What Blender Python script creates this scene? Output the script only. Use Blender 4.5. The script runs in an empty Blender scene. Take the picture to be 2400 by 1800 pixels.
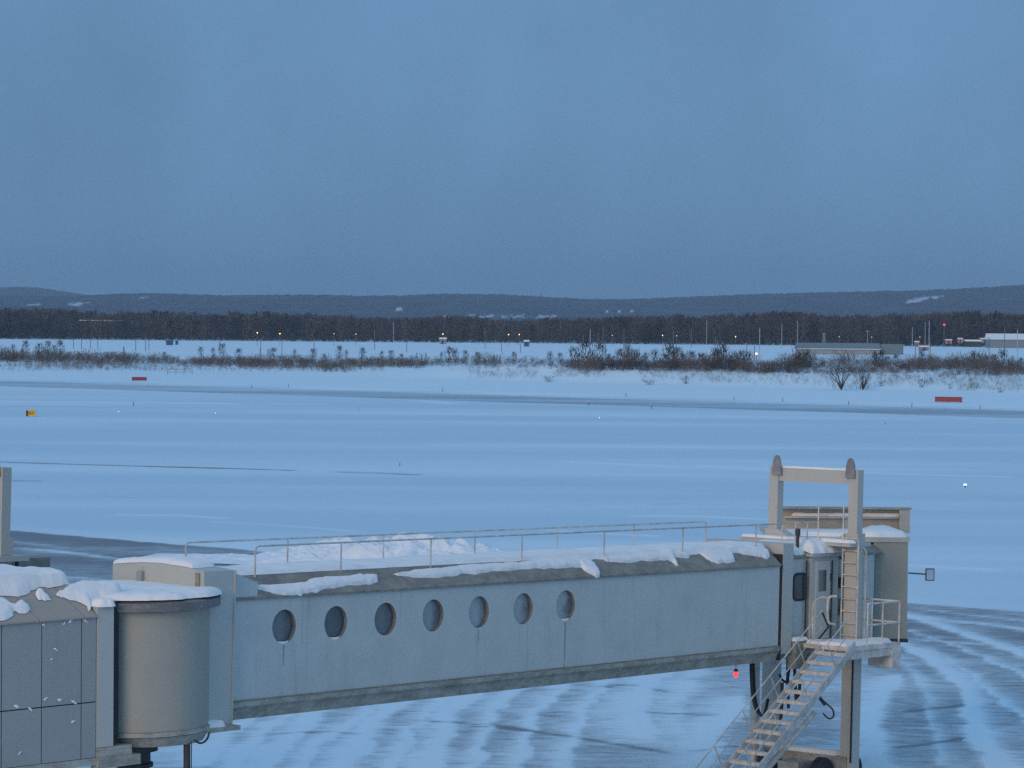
import bpy, bmesh, math, random
import numpy as np
from mathutils import Matrix, Vector, noise as mnoise

random.seed(7)
RNG = np.random.default_rng(7)
SC = bpy.context.scene
COL = SC.collection

# ------------------------------------------------------------------ camera
FPX, CAMH, CX, CY = 6700.0, 13.35, 1200.0, 900.0
K = CAMH / 12.75
_p, _r = math.atan(150 / FPX), 0.0079
FWD = np.array([0, math.cos(_p), -math.sin(_p)])
_u0 = np.array([0, math.sin(_p), math.cos(_p)])
RGT = math.cos(_r) * np.array([1.0, 0, 0]) + math.sin(_r) * _u0
UPV = -math.sin(_r) * np.array([1.0, 0, 0]) + math.cos(_r) * _u0
CAM = np.array([0, 0, CAMH])

cam_data = bpy.data.cameras.new('camera')
cam = bpy.data.objects.new('camera', cam_data)
COL.objects.link(cam)
cam.matrix_world = Matrix(((RGT[0], UPV[0], -FWD[0], 0), (RGT[1], UPV[1], -FWD[1], 0),
                           (RGT[2], UPV[2], -FWD[2], CAMH), (0, 0, 0, 1)))
cam_data.sensor_width = 36.0
cam_data.lens = 36.0 * FPX / 2400.0
cam_data.clip_start, cam_data.clip_end = 0.5, 30000.0
SC.camera = cam

# ------------------------------------------------------------------ world, terminal fill, exposure
SUN_AZ = (-0.50, -0.866)          # the direction the light comes from (behind the camera, left)
SUN_EL = math.radians(18)
world = bpy.data.worlds.new('World')
SC.world = world
world.use_nodes = True
wn, wl = world.node_tree.nodes, world.node_tree.links
wn.clear()
w_out = wn.new('ShaderNodeOutputWorld')
w_bg = wn.new('ShaderNodeBackground')
w_bg.inputs['Strength'].default_value = 0.1
sky = wn.new('ShaderNodeTexSky')
sky.sky_type = 'NISHITA'
sky.sun_disc = False
sky.sun_elevation = SUN_EL
sky.sun_rotation = math.atan2(SUN_AZ[0], SUN_AZ[1])
tc = wn.new('ShaderNodeTexCoord')
sep = wn.new('ShaderNodeSeparateXYZ')
wl.new(tc.outputs['Generated'], sep.inputs[0])
ramp = wn.new('ShaderNodeMapRange')          # overcast sky: the zenith is about three times the horizon
ramp.inputs['From Min'].default_value = 0.0
ramp.inputs['From Max'].default_value = 1.0
ramp.inputs['To Min'].default_value = 0.0
ramp.inputs['To Max'].default_value = 1.0
wl.new(sep.outputs['Z'], ramp.inputs['Value'])
oc = wn.new('ShaderNodeMix')
oc.data_type = 'RGBA'
wl.new(ramp.outputs[0], oc.inputs['Factor'])
oc.inputs[6].default_value = (1.15, 2.52, 4.50, 1)
oc.inputs[7].default_value = (2.75, 5.0, 8.5, 1)
cl_map = wn.new('ShaderNodeMapping')
cl_map.inputs['Scale'].default_value = (7.0, 7.0, 5.0)
wl.new(tc.outputs['Generated'], cl_map.inputs[0])
cl = wn.new('ShaderNodeTexNoise')
cl.inputs['Scale'].default_value = 1.6
cl.inputs['Detail'].default_value = 4.0
cl.inputs['Roughness'].default_value = 0.55
wl.new(cl_map.outputs[0], cl.inputs['Vector'])
clr = wn.new('ShaderNodeMapRange')
clr.inputs['From Min'].default_value = 0.3
clr.inputs['From Max'].default_value = 0.7
clr.inputs['To Min'].default_value = 0.88
clr.inputs['To Max'].default_value = 1.10
wl.new(cl.outputs['Fac'], clr.inputs['Value'])
mul = wn.new('ShaderNodeVectorMath')
mul.operation = 'SCALE'
wl.new(oc.outputs[2], mul.inputs[0])
wl.new(clr.outputs[0], mul.inputs['Scale'])
mixs = wn.new('ShaderNodeMix')
mixs.data_type = 'RGBA'
mixs.inputs['Factor'].default_value = 0.96
wl.new(sky.outputs[0], mixs.inputs[6])
wl.new(mul.outputs[0], mixs.inputs[7])
wl.new(mixs.outputs[2], w_bg.inputs['Color'])
wl.new(w_bg.outputs[0], w_out.inputs['Surface'])

fill_data = bpy.data.lights.new('terminal_fill', 'SUN')  # soft warm lamp added to stand in for the terminal's unseen lights
fill_data.energy = 1.15
fill_data.angle = math.radians(25)
fill_data.color = (1.0, 0.70, 0.42)
terminal_fill = bpy.data.objects.new('terminal_fill', fill_data)
COL.objects.link(terminal_fill)
_sd = Vector((SUN_AZ[0] * math.cos(SUN_EL), SUN_AZ[1] * math.cos(SUN_EL), math.sin(SUN_EL)))
terminal_fill.rotation_euler = _sd.to_track_quat('Z', 'Y').to_euler()
terminal_fill.location = (-20, -40, 40)

SC.view_settings.view_transform = 'Standard'
SC.view_settings.look = 'None'
SC.view_settings.exposure = 0.0
SC.view_settings.gamma = 1.0
SC.view_settings.use_curve_mapping = False
SC.cycles.use_denoising = False
SC.cycles.max_bounces = 6
SC.cycles.diffuse_bounces = 3
SC.cycles.glossy_bounces = 3
SC.cycles.transmission_bounces = 4
SC.cycles.volume_bounces = 0
SC.cycles.sample_clamp_indirect = 4.0


# ------------------------------------------------------------------ helpers: rays
def ray(px, py):
    return FWD + RGT * (px - CX) / FPX - UPV * (py - CY) / FPX


def at(px, py, d):
    return CAM + ray(px, py) * d


def on_ground(px, py, z=0.0):
    q = ray(px, py)
    return CAM + q * ((z - CAMH) / q[2])


def smooth(a, b, x):
    t = np.clip((x - a) / (b - a), 0, 1)
    return t * t * (3 - 2 * t)


# smooth value noise on numpy arrays
_perm = RNG.random((256, 256))


def vnoise(x, y):
    xi, yi = np.floor(x).astype(int), np.floor(y).astype(int)
    fx, fy = x - xi, y - yi
    fx, fy = fx * fx * (3 - 2 * fx), fy * fy * (3 - 2 * fy)
    a, b = _perm[xi % 256, yi % 256], _perm[(xi + 1) % 256, yi % 256]
    c, d = _perm[xi % 256, (yi + 1) % 256], _perm[(xi + 1) % 256, (yi + 1) % 256]
    return (a * (1 - fx) + b * fx) * (1 - fy) + (c * (1 - fx) + d * fx) * fy


def fbm(x, y, o=4):
    s, a, t = 0, 0.5, 0
    for k in range(o):
        s = s + a * vnoise(x * 2 ** k + 17.3 * k, y * 2 ** k + 5.1 * k)
        t += a
        a *= 0.5
    return s / t


# ------------------------------------------------------------------ helpers: meshes
class MB:
    def __init__(self):
        self.v, self.f = [], []

    def add(self, verts, faces):
        n = len(self.v)
        self.v += [tuple(map(float, p)) for p in verts]
        self.f += [tuple(i + n for i in q) for q in faces]
        return self

    def hexa(self, c):
        return self.add(c, [(0, 3, 2, 1), (4, 5, 6, 7), (0, 1, 5, 4), (1, 2, 6, 5), (2, 3, 7, 6), (3, 0, 4, 7)])

    def box(self, fr, a0, a1, b0, b1, c0, c1):
        return self.hexa([fr(a0, b0, c0), fr(a1, b0, c0), fr(a1, b1, c0), fr(a0, b1, c0),
                          fr(a0, b0, c1), fr(a1, b0, c1), fr(a1, b1, c1), fr(a0, b1, c1)])

    def tube(self, pts, r, n=7):
        pts = [np.asarray(p, float) for p in pts]
        rr = r if hasattr(r, '__len__') else [r] * len(pts)
        rings = []
        prev = None
        for i, p in enumerate(pts):
            d = pts[min(i + 1, len(pts) - 1)] - pts[max(i - 1, 0)]
            d = d / (np.linalg.norm(d) + 1e-9)
            if prev is None:
                a = np.cross(d, [0, 0, 1.0])
                if np.linalg.norm(a) < 1e-3:
                    a = np.cross(d, [1.0, 0, 0])
            else:
                a = prev - d * (prev @ d)
            a = a / np.linalg.norm(a)
            prev = a
            b = np.cross(d, a)
            rings.append([p + rr[i] * (a * math.cos(2 * math.pi * k / n) + b * math.sin(2 * math.pi * k / n)) for k in range(n)])
        vs = [q for rg in rings for q in rg]
        fs = []
        for i in range(len(pts) - 1):
            for k in range(n):
                fs.append((i * n + k, i * n + (k + 1) % n, (i + 1) * n + (k + 1) % n, (i + 1) * n + k))
        fs.append(tuple(range(n))[::-1])
        fs.append(tuple((len(pts) - 1) * n + k for k in range(n)))
        return self.add(vs, fs)

    def prism(self, poly, ext):
        """poly: list of 3-D points, ext: offset vector"""
        n = len(poly)
        ext = np.asarray(ext, float)
        vs = [np.asarray(p, float) for p in poly] + [np.asarray(p, float) + ext for p in poly]
        fs = [tuple(range(n))[::-1], tuple(range(n, 2 * n))]
        for k in range(n):
            fs.append((k, (k + 1) % n, n + (k + 1) % n, n + k))
        return self.add(vs, fs)

    def lathe(self, c, prof, n=48):
        """prof: (radius, z) pairs round the vertical through c"""
        m = len(prof)
        vs = [(c[0] + r * math.cos(2 * math.pi * k / n), c[1] + r * math.sin(2 * math.pi * k / n), c[2] + z)
              for r, z in prof for k in range(n)]
        fs = []
        for i in range(m - 1):
            for k in range(n):
                fs.append((i * n + k, i * n + (k + 1) % n, (i + 1) * n + (k + 1) % n, (i + 1) * n + k))
        fs.append(tuple(range(n))[::-1])
        fs.append(tuple((m - 1) * n + k for k in range(n)))
        return self.add(vs, fs)

    def build(self, name, material, parent=None, smooth_=False, bevel=0.0, loc=None):
        o0 = np.zeros(3)
        if parent is not None:
            o0 = np.array(parent['_org']) if '_org' in parent else o0
        elif loc is not None:
            o0 = np.array(loc, float)
        me = bpy.data.meshes.new(name)
        me.from_pydata([(p[0] - o0[0], p[1] - o0[1], p[2] - o0[2]) for p in self.v], [], self.f)
        bm = bmesh.new()
        bm.from_mesh(me)
        bmesh.ops.recalc_face_normals(bm, faces=bm.faces)
        if bevel > 0:
            bmesh.ops.bevel(bm, geom=[e for e in bm.edges if len(e.link_faces) == 2 and e.calc_face_angle(0) > 0.6],
                            offset=bevel, segments=2, affect='EDGES', profile=0.6, clamp_overlap=True)
        bm.to_mesh(me)
        bm.free()
        if smooth_:
            me.polygons.foreach_set('use_smooth', [True] * len(me.polygons))
            try:
                me.set_sharp_from_angle(angle=math.radians(40))
            except Exception:
                pass
        me.materials.append(material)
        o = bpy.data.objects.new(name, me)
        COL.objects.link(o)
        if parent is not None:
            o.parent = parent
            o['_org'] = [float(x) for x in o0]
        elif loc is not None:
            o.location = loc
            o['_org'] = [float(x) for x in o0]
        return o


def thing(name, label, cat, loc, group=None):
    o = bpy.data.objects.new(name, None)
    COL.objects.link(o)
    o.location = [float(x) for x in loc]
    o.empty_display_size = 0.3
    o['_org'] = [float(x) for x in loc]
    return tag(o, label, cat, group)


def tag(o, label=None, cat=None, group=None, kind=None):
    if label:
        o['label'] = label
    if cat:
        o['category'] = cat
    if group:
        o['group'] = group
    if kind:
        o['kind'] = kind
    return o


def dup(o, loc, label=None, scale=None, rotz=None):
    c = o.copy()
    COL.objects.link(c)
    c.location = [float(x) for x in loc]
    if scale is not None:
        c.scale = scale
    if rotz is not None:
        c.rotation_euler = (0, 0, rotz)
    if label:
        c['label'] = label
    for ch in o.children:
        k = ch.copy()
        COL.objects.link(k)
        k.parent = c
    return c


def grid_mesh(name, X, Y, Z, material, attrs=None, kind='structure'):
    ny, nx = X.shape
    me = bpy.data.meshes.new(name)
    co = np.stack([X, Y, Z], -1).reshape(-1, 3).astype(np.float32)
    i = np.arange(ny * nx).reshape(ny, nx)
    q = np.stack([i[:-1, :-1], i[:-1, 1:], i[1:, 1:], i[1:, :-1]], -1).reshape(-1, 4)
    me.vertices.add(len(co))
    me.vertices.foreach_set('co', co.ravel())
    me.loops.add(q.size)
    me.loops.foreach_set('vertex_index', q.ravel().astype(np.int32))
    me.polygons.add(len(q))
    me.polygons.foreach_set('loop_start', (np.arange(len(q)) * 4).astype(np.int32))
    me.polygons.foreach_set('use_smooth', np.ones(len(q), bool))
    me.update(calc_edges=True)
    for k, a in (attrs or {}).items():
        at_ = me.attributes.new(k, 'FLOAT', 'POINT')
        at_.data.foreach_set('value', np.asarray(a, np.float32).ravel())
    me.materials.append(material)
    o = bpy.data.objects.new(name, me)
    COL.objects.link(o)
    if kind:
        o['kind'] = kind
    return o


# ------------------------------------------------------------------ materials
class NT:
    def __init__(self, name):
        self.m = bpy.data.materials.new(name)
        self.m.use_nodes = True
        self.n, self.l = self.m.node_tree.nodes, self.m.node_tree.links
        self.b = self.n['Principled BSDF']

    def noise(self, scale, detail=4, rough=0.6, stretch=None, coord='Object', off=(0, 0, 0), dist=0.0):
        t = self.n.new('ShaderNodeTexCoord')
        mp = self.n.new('ShaderNodeMapping')
        if stretch:
            mp.inputs['Scale'].default_value = stretch
        mp.inputs['Location'].default_value = off
        self.l.new(t.outputs[coord], mp.inputs[0])
        k = self.n.new('ShaderNodeTexNoise')
        k.inputs['Scale'].default_value = scale
        k.inputs['Detail'].default_value = detail
        k.inputs['Roughness'].default_value = rough
        k.inputs['Distortion'].default_value = dist
        self.l.new(mp.outputs[0], k.inputs['Vector'])
        return k.outputs['Fac']

    def rng(self, s, a, b, c=0.0, d=1.0):
        k = self.n.new('ShaderNodeMapRange')
        k.interpolation_type = 'SMOOTHSTEP'
        self.l.new(s, k.inputs['Value'])
        for n_, v_ in zip(('From Min', 'From Max', 'To Min', 'To Max'), (a, b, c, d)):
            k.inputs[n_].default_value = v_
        return k.outputs[0]

    def math(self, op, a, b):
        k = self.n.new('ShaderNodeMath')
        k.operation = op
        for i, s in enumerate((a, b)):
            if isinstance(s, (int, float)):
                k.inputs[i].default_value = s
            else:
                self.l.new(s, k.inputs[i])
        return k.outputs[0]

    def mix(self, f, a, b):
        k = self.n.new('ShaderNodeMix')
        k.data_type = 'RGBA'
        if isinstance(f, (int, float)):
            k.inputs['Factor'].default_value = f
        else:
            self.l.new(f, k.inputs['Factor'])
        for i, s in ((6, a), (7, b)):
            if isinstance(s, tuple):
                k.inputs[i].default_value = (*s, 1)
            else:
                self.l.new(s, k.inputs[i])
        return k.outputs[2]

    def attr(self, name):
        k = self.n.new('ShaderNodeAttribute')
        k.attribute_name = name
        return k.outputs['Fac']

    def color(self, s):
        if isinstance(s, tuple):
            self.b.inputs['Base Color'].default_value = (*s, 1)
        else:
            self.l.new(s, self.b.inputs['Base Color'])
        return self

    def set(self, **k):
        for a, v in k.items():
            self.b.inputs[a.replace('_', ' ')].default_value = v
        return self

    def bump(self, h, strength=0.3, dist=0.02):
        k = self.n.new('ShaderNodeBump')
        k.inputs['Strength'].default_value = strength
        k.inputs['Distance'].default_value = dist
        self.l.new(h, k.inputs['Height'])
        self.l.new(k.outputs[0], self.b.inputs['Normal'])
        return self


def paint(name, c, dark=None, rough=0.5, dirt=0.35):
    """weathered paint: patches of fading, vertical run-off streaks"""
    t = NT(name)
    dark = dark or tuple(x * 0.62 for x in c)
    a = t.noise(0.9, 5, 0.65)
    b = t.noise(2.2, 4, 0.6, stretch=(3.0, 3.0, 0.12))
    f = t.math('MULTIPLY', t.rng(a, 0.35, 0.8), dirt)
    g = t.math('MULTIPLY', t.rng(b, 0.55, 0.85), dirt)
    col = t.mix(f, c, tuple(0.5 * (x + y) for x, y in zip(c, dark)))
    col = t.mix(g, col, dark)
    t.color(col).set(Roughness=rough)
    t.bump(t.noise(30, 2), 0.06, 0.01)
    return t.m


def plain(name, c, rough=0.6, metal=0.0, vary=0.25, scale=3.0):
    t = NT(name)
    a = t.noise(scale, 4, 0.6)
    t.color(t.mix(t.rng(a, 0.3, 0.7), tuple(x * (1 - vary) for x in c), tuple(min(1, x * (1 + vary)) for x in c)))
    t.set(Roughness=rough, Metallic=metal)
    return t.m


def emit(name, c, s):
    t = NT(name)
    t.color(c)
    t.b.inputs['Emission Color'].default_value = (*c, 1)
    t.b.inputs['Emission Strength'].default_value = s
    return t.m


def mottled(name, c, dark, scale=3.0):
    t = NT(name)
    a = t.noise(scale, 6, 0.7, stretch=(1, 1, 2.5))
    b = t.noise(scale * 5, 4, 0.7)
    f = t.rng(t.math('ADD', t.math('MULTIPLY', a, 0.7), t.math('MULTIPLY', b, 0.3)), 0.36, 0.66)
    t.color(t.mix(f, dark, c)).set(Roughness=0.8)
    t.bump(b, 0.2, 0.01)
    return t.m


def snow_mat(name, c, bump_scale=6.0, bs=0.35):
    t = NT(name)
    a = t.noise(1.3, 5, 0.6)
    t.color(t.mix(t.rng(a, 0.3, 0.7), tuple(x * 0.93 for x in c), c)).set(Roughness=0.85)
    t.b.inputs['Specular IOR Level'].default_value = 0.15
    t.bump(t.noise(bump_scale, 6, 0.6), bs, 0.05)
    return t.m


M = {}
M['paint'] = paint('beige_paint', (0.52, 0.52, 0.46))
M['paint_wall'] = paint('pale_wall_paint', (0.57, 0.60, 0.55), dark=(0.32, 0.34, 0.30), dirt=0.6)
M['frame_paint'] = paint('cream_steel_paint', (0.54, 0.515, 0.445), dirt=0.4)
M['housing'] = mottled('stained_cream_panel', (0.60, 0.52, 0.42), (0.44, 0.41, 0.37), 1.3)
M['rotunda'] = paint('olive_cream_paint', (0.39, 0.375, 0.305), dirt=0.4)
M['grime'] = mottled('grimy_edge_paint', (0.33, 0.31, 0.25), (0.20, 0.19, 0.155), 2.0)
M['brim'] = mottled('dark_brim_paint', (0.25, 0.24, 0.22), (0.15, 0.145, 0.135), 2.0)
M['beam'] = mottled('stained_beam_paint', (0.50, 0.48, 0.41), (0.28, 0.265, 0.215), 1.6)
M['stain'] = plain('run_off_stain', (0.30, 0.33, 0.30), 0.7)
M['dark'] = plain('dark_steel', (0.05, 0.05, 0.052), 0.6)
M['rubber'] = plain('black_rubber', (0.02, 0.02, 0.022), 0.55)
M['panel'] = paint('grey_cladding', (0.36, 0.37, 0.345), dirt=0.4)
M['eave'] = paint('brown_sheet_metal', (0.41, 0.345, 0.275), dirt=0.35)
M['galv'] = plain('galvanised_steel', (0.58, 0.55, 0.49), 0.5, 0.2)
M['tread'] = plain('frosted_tread_steel', (0.66, 0.60, 0.52), 0.75)
M['snow'] = snow_mat('roof_snow', (0.96, 0.92, 0.86), 5.0, 0.3)  # warm tint: the terminal's light painted into the snow colour
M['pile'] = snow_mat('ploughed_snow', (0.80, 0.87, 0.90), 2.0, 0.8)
M['lamp_red'] = emit('red_lamp_glass', (1.0, 0.03, 0.03), 2.6)
M['lamp_orange'] = emit('sodium_lamp', (1.0, 0.50, 0.16), 4.2)
M['lamp_white'] = emit('pale_lamp', (0.85, 0.95, 1.0), 1.0)
M['mirror'] = plain('mirror_glass', (0.55, 0.58, 0.62), 0.08, 0.9, 0.05)


def glass(name, painted_refl):
    """dark porthole glass, a pale reflection and recess shade painted across it"""
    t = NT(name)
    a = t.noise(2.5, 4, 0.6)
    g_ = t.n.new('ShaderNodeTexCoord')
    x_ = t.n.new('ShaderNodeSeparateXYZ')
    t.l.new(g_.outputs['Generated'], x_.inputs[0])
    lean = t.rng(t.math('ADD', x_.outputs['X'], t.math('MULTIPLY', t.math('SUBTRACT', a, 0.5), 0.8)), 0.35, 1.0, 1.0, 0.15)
    f = t.math('MULTIPLY', lean, painted_refl)
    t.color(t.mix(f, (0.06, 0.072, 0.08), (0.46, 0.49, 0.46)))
    t.set(Roughness=0.12 + 0.3 * painted_refl)
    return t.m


# ------------------------------------------------------------------ ground: one sheet from the terminal to the hills
def bank_fac(x):
    return 0.22 + 0.78 * smooth(-60, 10, x)


def zg(x, y):
    x, y = np.asarray(x, float), np.asarray(y, float)
    s = (0.633 * x + 0.774 * y) / K
    z = 0.16 * smooth(112.2, 114.5, s + 1.6 * (fbm(x * 0.25, y * 0.25, 3) - 0.5))
    z = z + 0.10 * (fbm(x * 0.05, y * 0.05, 4) - 0.5) * smooth(112, 130, s)
    for s0, wd, h in ((336.5, 1.6, 0.10), (378.5, 2.2, 0.30), (384, 5.0, 0.25)):
        z = z + h * np.exp(-((s - s0 + 1.5 * (fbm(x * 0.03, y * 0.03, 3) - 0.5)) / wd) ** 2)
    z = z - 0.14 * smooth(338, 340, s) * (1 - smooth(373, 376, s))
    wob = 12 * (fbm(x * 0.02, y * 0.02, 3) - 0.5)
    b = smooth(455, 474, s + wob) * bank_fac(x)
    back = smooth(485, 640, s)
    z = z + b * (3.0 + 2.4 * (fbm(x * 0.09, y * 0.09, 4) - 0.5)) * (1 - back) + back * 1.0
    z = z + 0.8 * (fbm(x * 0.015, y * 0.015, 3) - 0.5) * smooth(470, 520, s) * (1 - smooth(900, 1200, y))
    return z


def ground_at(px, py):
    q = ray(px, py)
    flat = CAMH / -q[2] if q[2] < -1e-4 else 2200.0
    d = np.arange(max(70, flat * .6), min(flat * 1.02, 2200.0), 5.0)
    for step in (0.4,):
        P = CAM[None] + q[None] * d[:, None]
        k = np.nonzero(P[:, 2] <= zg(P[:, 0], P[:, 1]))[0]
        d1 = d[k[0]] if len(k) else d[-1]
        d = np.arange(d1 - 5.0, d1 + 0.4, step)
    P = CAM[None] + q[None] * d[:, None]
    k = np.nonzero(P[:, 2] <= zg(P[:, 0], P[:, 1]))[0]
    return P[k[0] if len(k) else -1]


# drifts of blown snow across the apron: curves on the ground (metres), strength
def gpts(l):
    return [on_ground(*p)[:2] for p in l]


DRIFT = [
    (gpts([(790, 1640), (753, 1670), (702, 1724), (655, 1764), (620, 1800), (560, 1880)]), 0.55, 0.45),
    (gpts([(985, 1630), (945, 1652), (894, 1684), (865, 1724), (847, 1760), (815, 1810), (770, 1880)]), 0.6, 0.5),
    (gpts([(1150, 1610), (1107, 1634), (1067, 1666), (1050, 1706), (1035, 1742), (1015, 1800), (980, 1880)]), 0.55, 0.5),
    (gpts([(1590, 1560), (1548, 1584), (1510, 1630), (1500, 1680), (1530, 1720)]), 0.6, 0.7),
    (gpts([(1660, 1560), (1620, 1600), (1590, 1660), (1600, 1720)]), 0.35, 0.8),
    (gpts([(600, 1680), (572, 1695), (522, 1742), (480, 1790)]), 0.5, 0.4),
    (gpts([(1740, 1640), (1680, 1720), (1660, 1780), (1640, 1860)]), 0.55, 0.7),
    (gpts([(2060, 1495), (2098, 1508), (2170, 1541), (2225, 1583), (2267, 1625), (2270, 1691), (2283, 1737), (2327, 1794), (2380, 1860)]), 0.75, 0.34),
    (gpts([(2060, 1432), (2128, 1447), (2231, 1478), (2291, 1499), (2399, 1538), (2500, 1585)]), 0.75, 0.45),
    (gpts([(2150, 1448), (2185, 1453), (2300, 1464), (2420, 1480)]), 0.55, 0.5),
    (gpts([(2180, 1502), (2300, 1512), (2420, 1520)]), 0.35, 0.5),
    (gpts([(2110, 1590), (2062, 1644), (2048, 1698), (2062, 1760), (2085, 1810), (2110, 1870)]), 0.6, 0.5),
    (gpts([(890, 1645), (835, 1690), (770, 1730), (715, 1790), (660, 1870)]), 0.50, 0.3),
    (gpts([(1060, 1628), (1000, 1680), (955, 1730), (925, 1800), (880, 1870)]), 0.50, 0.28),
    (gpts([(1240, 1600), (1175, 1650), (1140, 1720), (1115, 1800), (1090, 1870)]), 0.50, 0.3),
    (gpts([(1350, 1585), (1280, 1650), (1240, 1730), (1215, 1810)]), 0.50, 0.3),
    (gpts([(1450, 1570), (1390, 1640), (1350, 1720), (1330, 1810)]), 0.50, 0.3),
    (gpts([(700, 1665), (640, 1705), (585, 1760), (540, 1830)]), 0.50, 0.3),
    (gpts([(2130, 1478), (2230, 1512), (2320, 1548), (2420, 1596)]), 0.46, 0.22),
    (gpts([(2160, 1520), (2250, 1568), (2330, 1626), (2420, 1700)]), 0.46, 0.22),
    (gpts([(2080, 1530), (2130, 1570), (2170, 1630), (2180, 1700), (2200, 1790)]), 0.30, 0.22),
    (gpts([(2140, 1425), (2250, 1440), (2420, 1458)]), 0.30, 0.22),
    (gpts([(2150, 1490), (2280, 1498), (2420, 1508)]), 0.30, 0.25),
    (gpts([(50, 1284), (140, 1292), (230, 1303), (330, 1316)]), 0.5, 0.5),
    (gpts([(140, 1349), (260, 1361), (380, 1372)]), 0.3, 0.5),
    (gpts([(-60, 1262), (60, 1272), (160, 1285)]), 0.22, 0.5),
]


def seg_side(X, Y, pts):
    best = np.full(X.shape, 1e9)
    side = np.zeros(X.shape)
    for (x0, y0), (x1, y1) in zip(pts[:-1], pts[1:]):
        dx, dy = x1 - x0, y1 - y0
        t = np.clip(((X - x0) * dx + (Y - y0) * dy) / (dx * dx + dy * dy), 0, 1)
        d = np.hypot(X - x0 - t * dx, Y - y0 - t * dy)
        side = np.where(d < best, np.sign(dx * (Y - y0) - dy * (X - x0)), side)
        best = np.minimum(best, d)
    return best * side


def seg_dist(X, Y, pts):
    best = np.full(X.shape, 1e9)
    for (x0, y0), (x1, y1) in zip(pts[:-1], pts[1:]):
        dx, dy = x1 - x0, y1 - y0
        t = np.clip(((X - x0) * dx + (Y - y0) * dy) / (dx * dx + dy * dy), 0, 1)
        best = np.minimum(best, np.hypot(X - x0 - t * dx, Y - y0 - t * dy))
    return best


def spline(pts, n=8):
    pts = [np.asarray(p, float) for p in pts]
    out = []
    for i in range(len(pts) - 1):
        p0, p1, p2, p3 = pts[max(i - 1, 0)], pts[i], pts[i + 1], pts[min(i + 2, len(pts) - 1)]
        for k in range(n):
            t = k / n
            out.append(0.5 * ((2 * p1) + (-p0 + p2) * t + (2 * p0 - 5 * p1 + 4 * p2 - p3) * t * t + (-p0 + 3 * p1 - 3 * p2 + p3) * t ** 3))
    out.append(pts[-1])
    return out


rows = [56.0]
while rows[-1] < 640:
    rows.append(rows[-1] * (1.0042 if rows[-1] > 100 else 1.003))
while rows[-1] < 9900:
    rows.append(rows[-1] * 1.02)
rows = np.array(rows)
cols = np.linspace(-1, 1, 480)
GY = np.repeat(rows[:, None], len(cols), 1)
GX = cols[None] * (0.27 * rows[:, None] + 12)
GS = (0.633 * GX + 0.774 * GY) / K
GZ = zg(GX, GY)
# snow cover of the paving: 1 = snow, 0 = bare
edge = GS + 1.6 * (fbm(GX * 0.25, GY * 0.25, 3) - 0.5)
apron = 1 - smooth(112.0, 112.9, edge)
cover_ap = 0.46 + 0.24 * (fbm(GX * 0.09, GY * 0.16, 4) - 0.5) * 2
cover_ap = cover_ap - 0.26 * smooth(128, 142, GY / K) * smooth(-8, -16, GX)
cover_ap = cover_ap - 0.14 * smooth(109, 117, GY / K) * smooth(12, 16, GX)
near = apron > 0.01
drift = np.zeros_like(GX)
for pts, st, wd in DRIFT:
    sp = spline(pts, 5)
    mx = [p[0] for p in sp]
    my = [p[1] for p in sp]
    sel = near & (GX > min(mx) - 5) & (GX < max(mx) + 5) & (GY > min(my) - 5) & (GY < max(my) + 5)
    dd = seg_side(GX[sel], GY[sel], sp) + 0.7 * (fbm(GX[sel] * 1.3, GY[sel] * 0.7, 4) - 0.5)
    mod_ = 0.75 + 0.5 * fbm(GX[sel] * .5 + 7, GY[sel] * .5, 3)
    sharp = -1 if mx[0] > 0 and mx[-1] > 12 else 1       # one flank of a drift is steep, the other trails off
    wide = np.where(dd * sharp > 0, wd * .45, wd * 1.7)
    drift[sel] = np.maximum(drift[sel], st * mod_ * np.exp(-(np.abs(dd) / wide) ** 1.3))
cover_ap = cover_ap + drift
GZ = GZ + 0.05 * drift * apron
for ln in ([(1110, 1702), (1240, 1714), (1420, 1740), (1560, 1764)], [(980, 1690), (1150, 1700), (1260, 1716)], [(1400, 1612), (1480, 1606), (1560, 1622)], [(1500, 1668), (1580, 1674), (1680, 1676)],
           [(2100, 1752), (2180, 1744), (2265, 1730)], [(2120, 1668), (2200, 1660), (2262, 1652)], [(640, 1722), (760, 1716), (860, 1724)], [(1640, 1762), (1700, 1750), (1760, 1752)]):
    dd = seg_dist(GX, GY, spline(gpts(ln), 4)) + 0.10 * (fbm(GX * 2, GY * 2, 2) - 0.5)
    cover_ap = cover_ap - 0.4 * np.exp(-(dd / 0.16) ** 2)
strip = smooth(338.5, 340, GS + 2.5 * (fbm(GX * 0.03, GY * 0.03, 3) - 0.5)) * (1 - smooth(370, 375, GS + 5 * (fbm(GX * 0.02, GY * 0.02, 3) - 0.5)))
cover = (1.08 + 0.75 * (fbm(GX * 0.025, GY * 0.10, 5) - 0.5)) * (1 - apron) + cover_ap * apron
cover = cover * (1 - strip) + strip * (0.52 + 0.40 * (fbm(GX * 0.02, GY * 0.08, 4) - 0.5) + 0.06 * smooth(352, 374, GS) - 0.46 * np.exp(-((GS - 341.5) / 1.0) ** 2) * smooth(-120, -40, GX))
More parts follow.
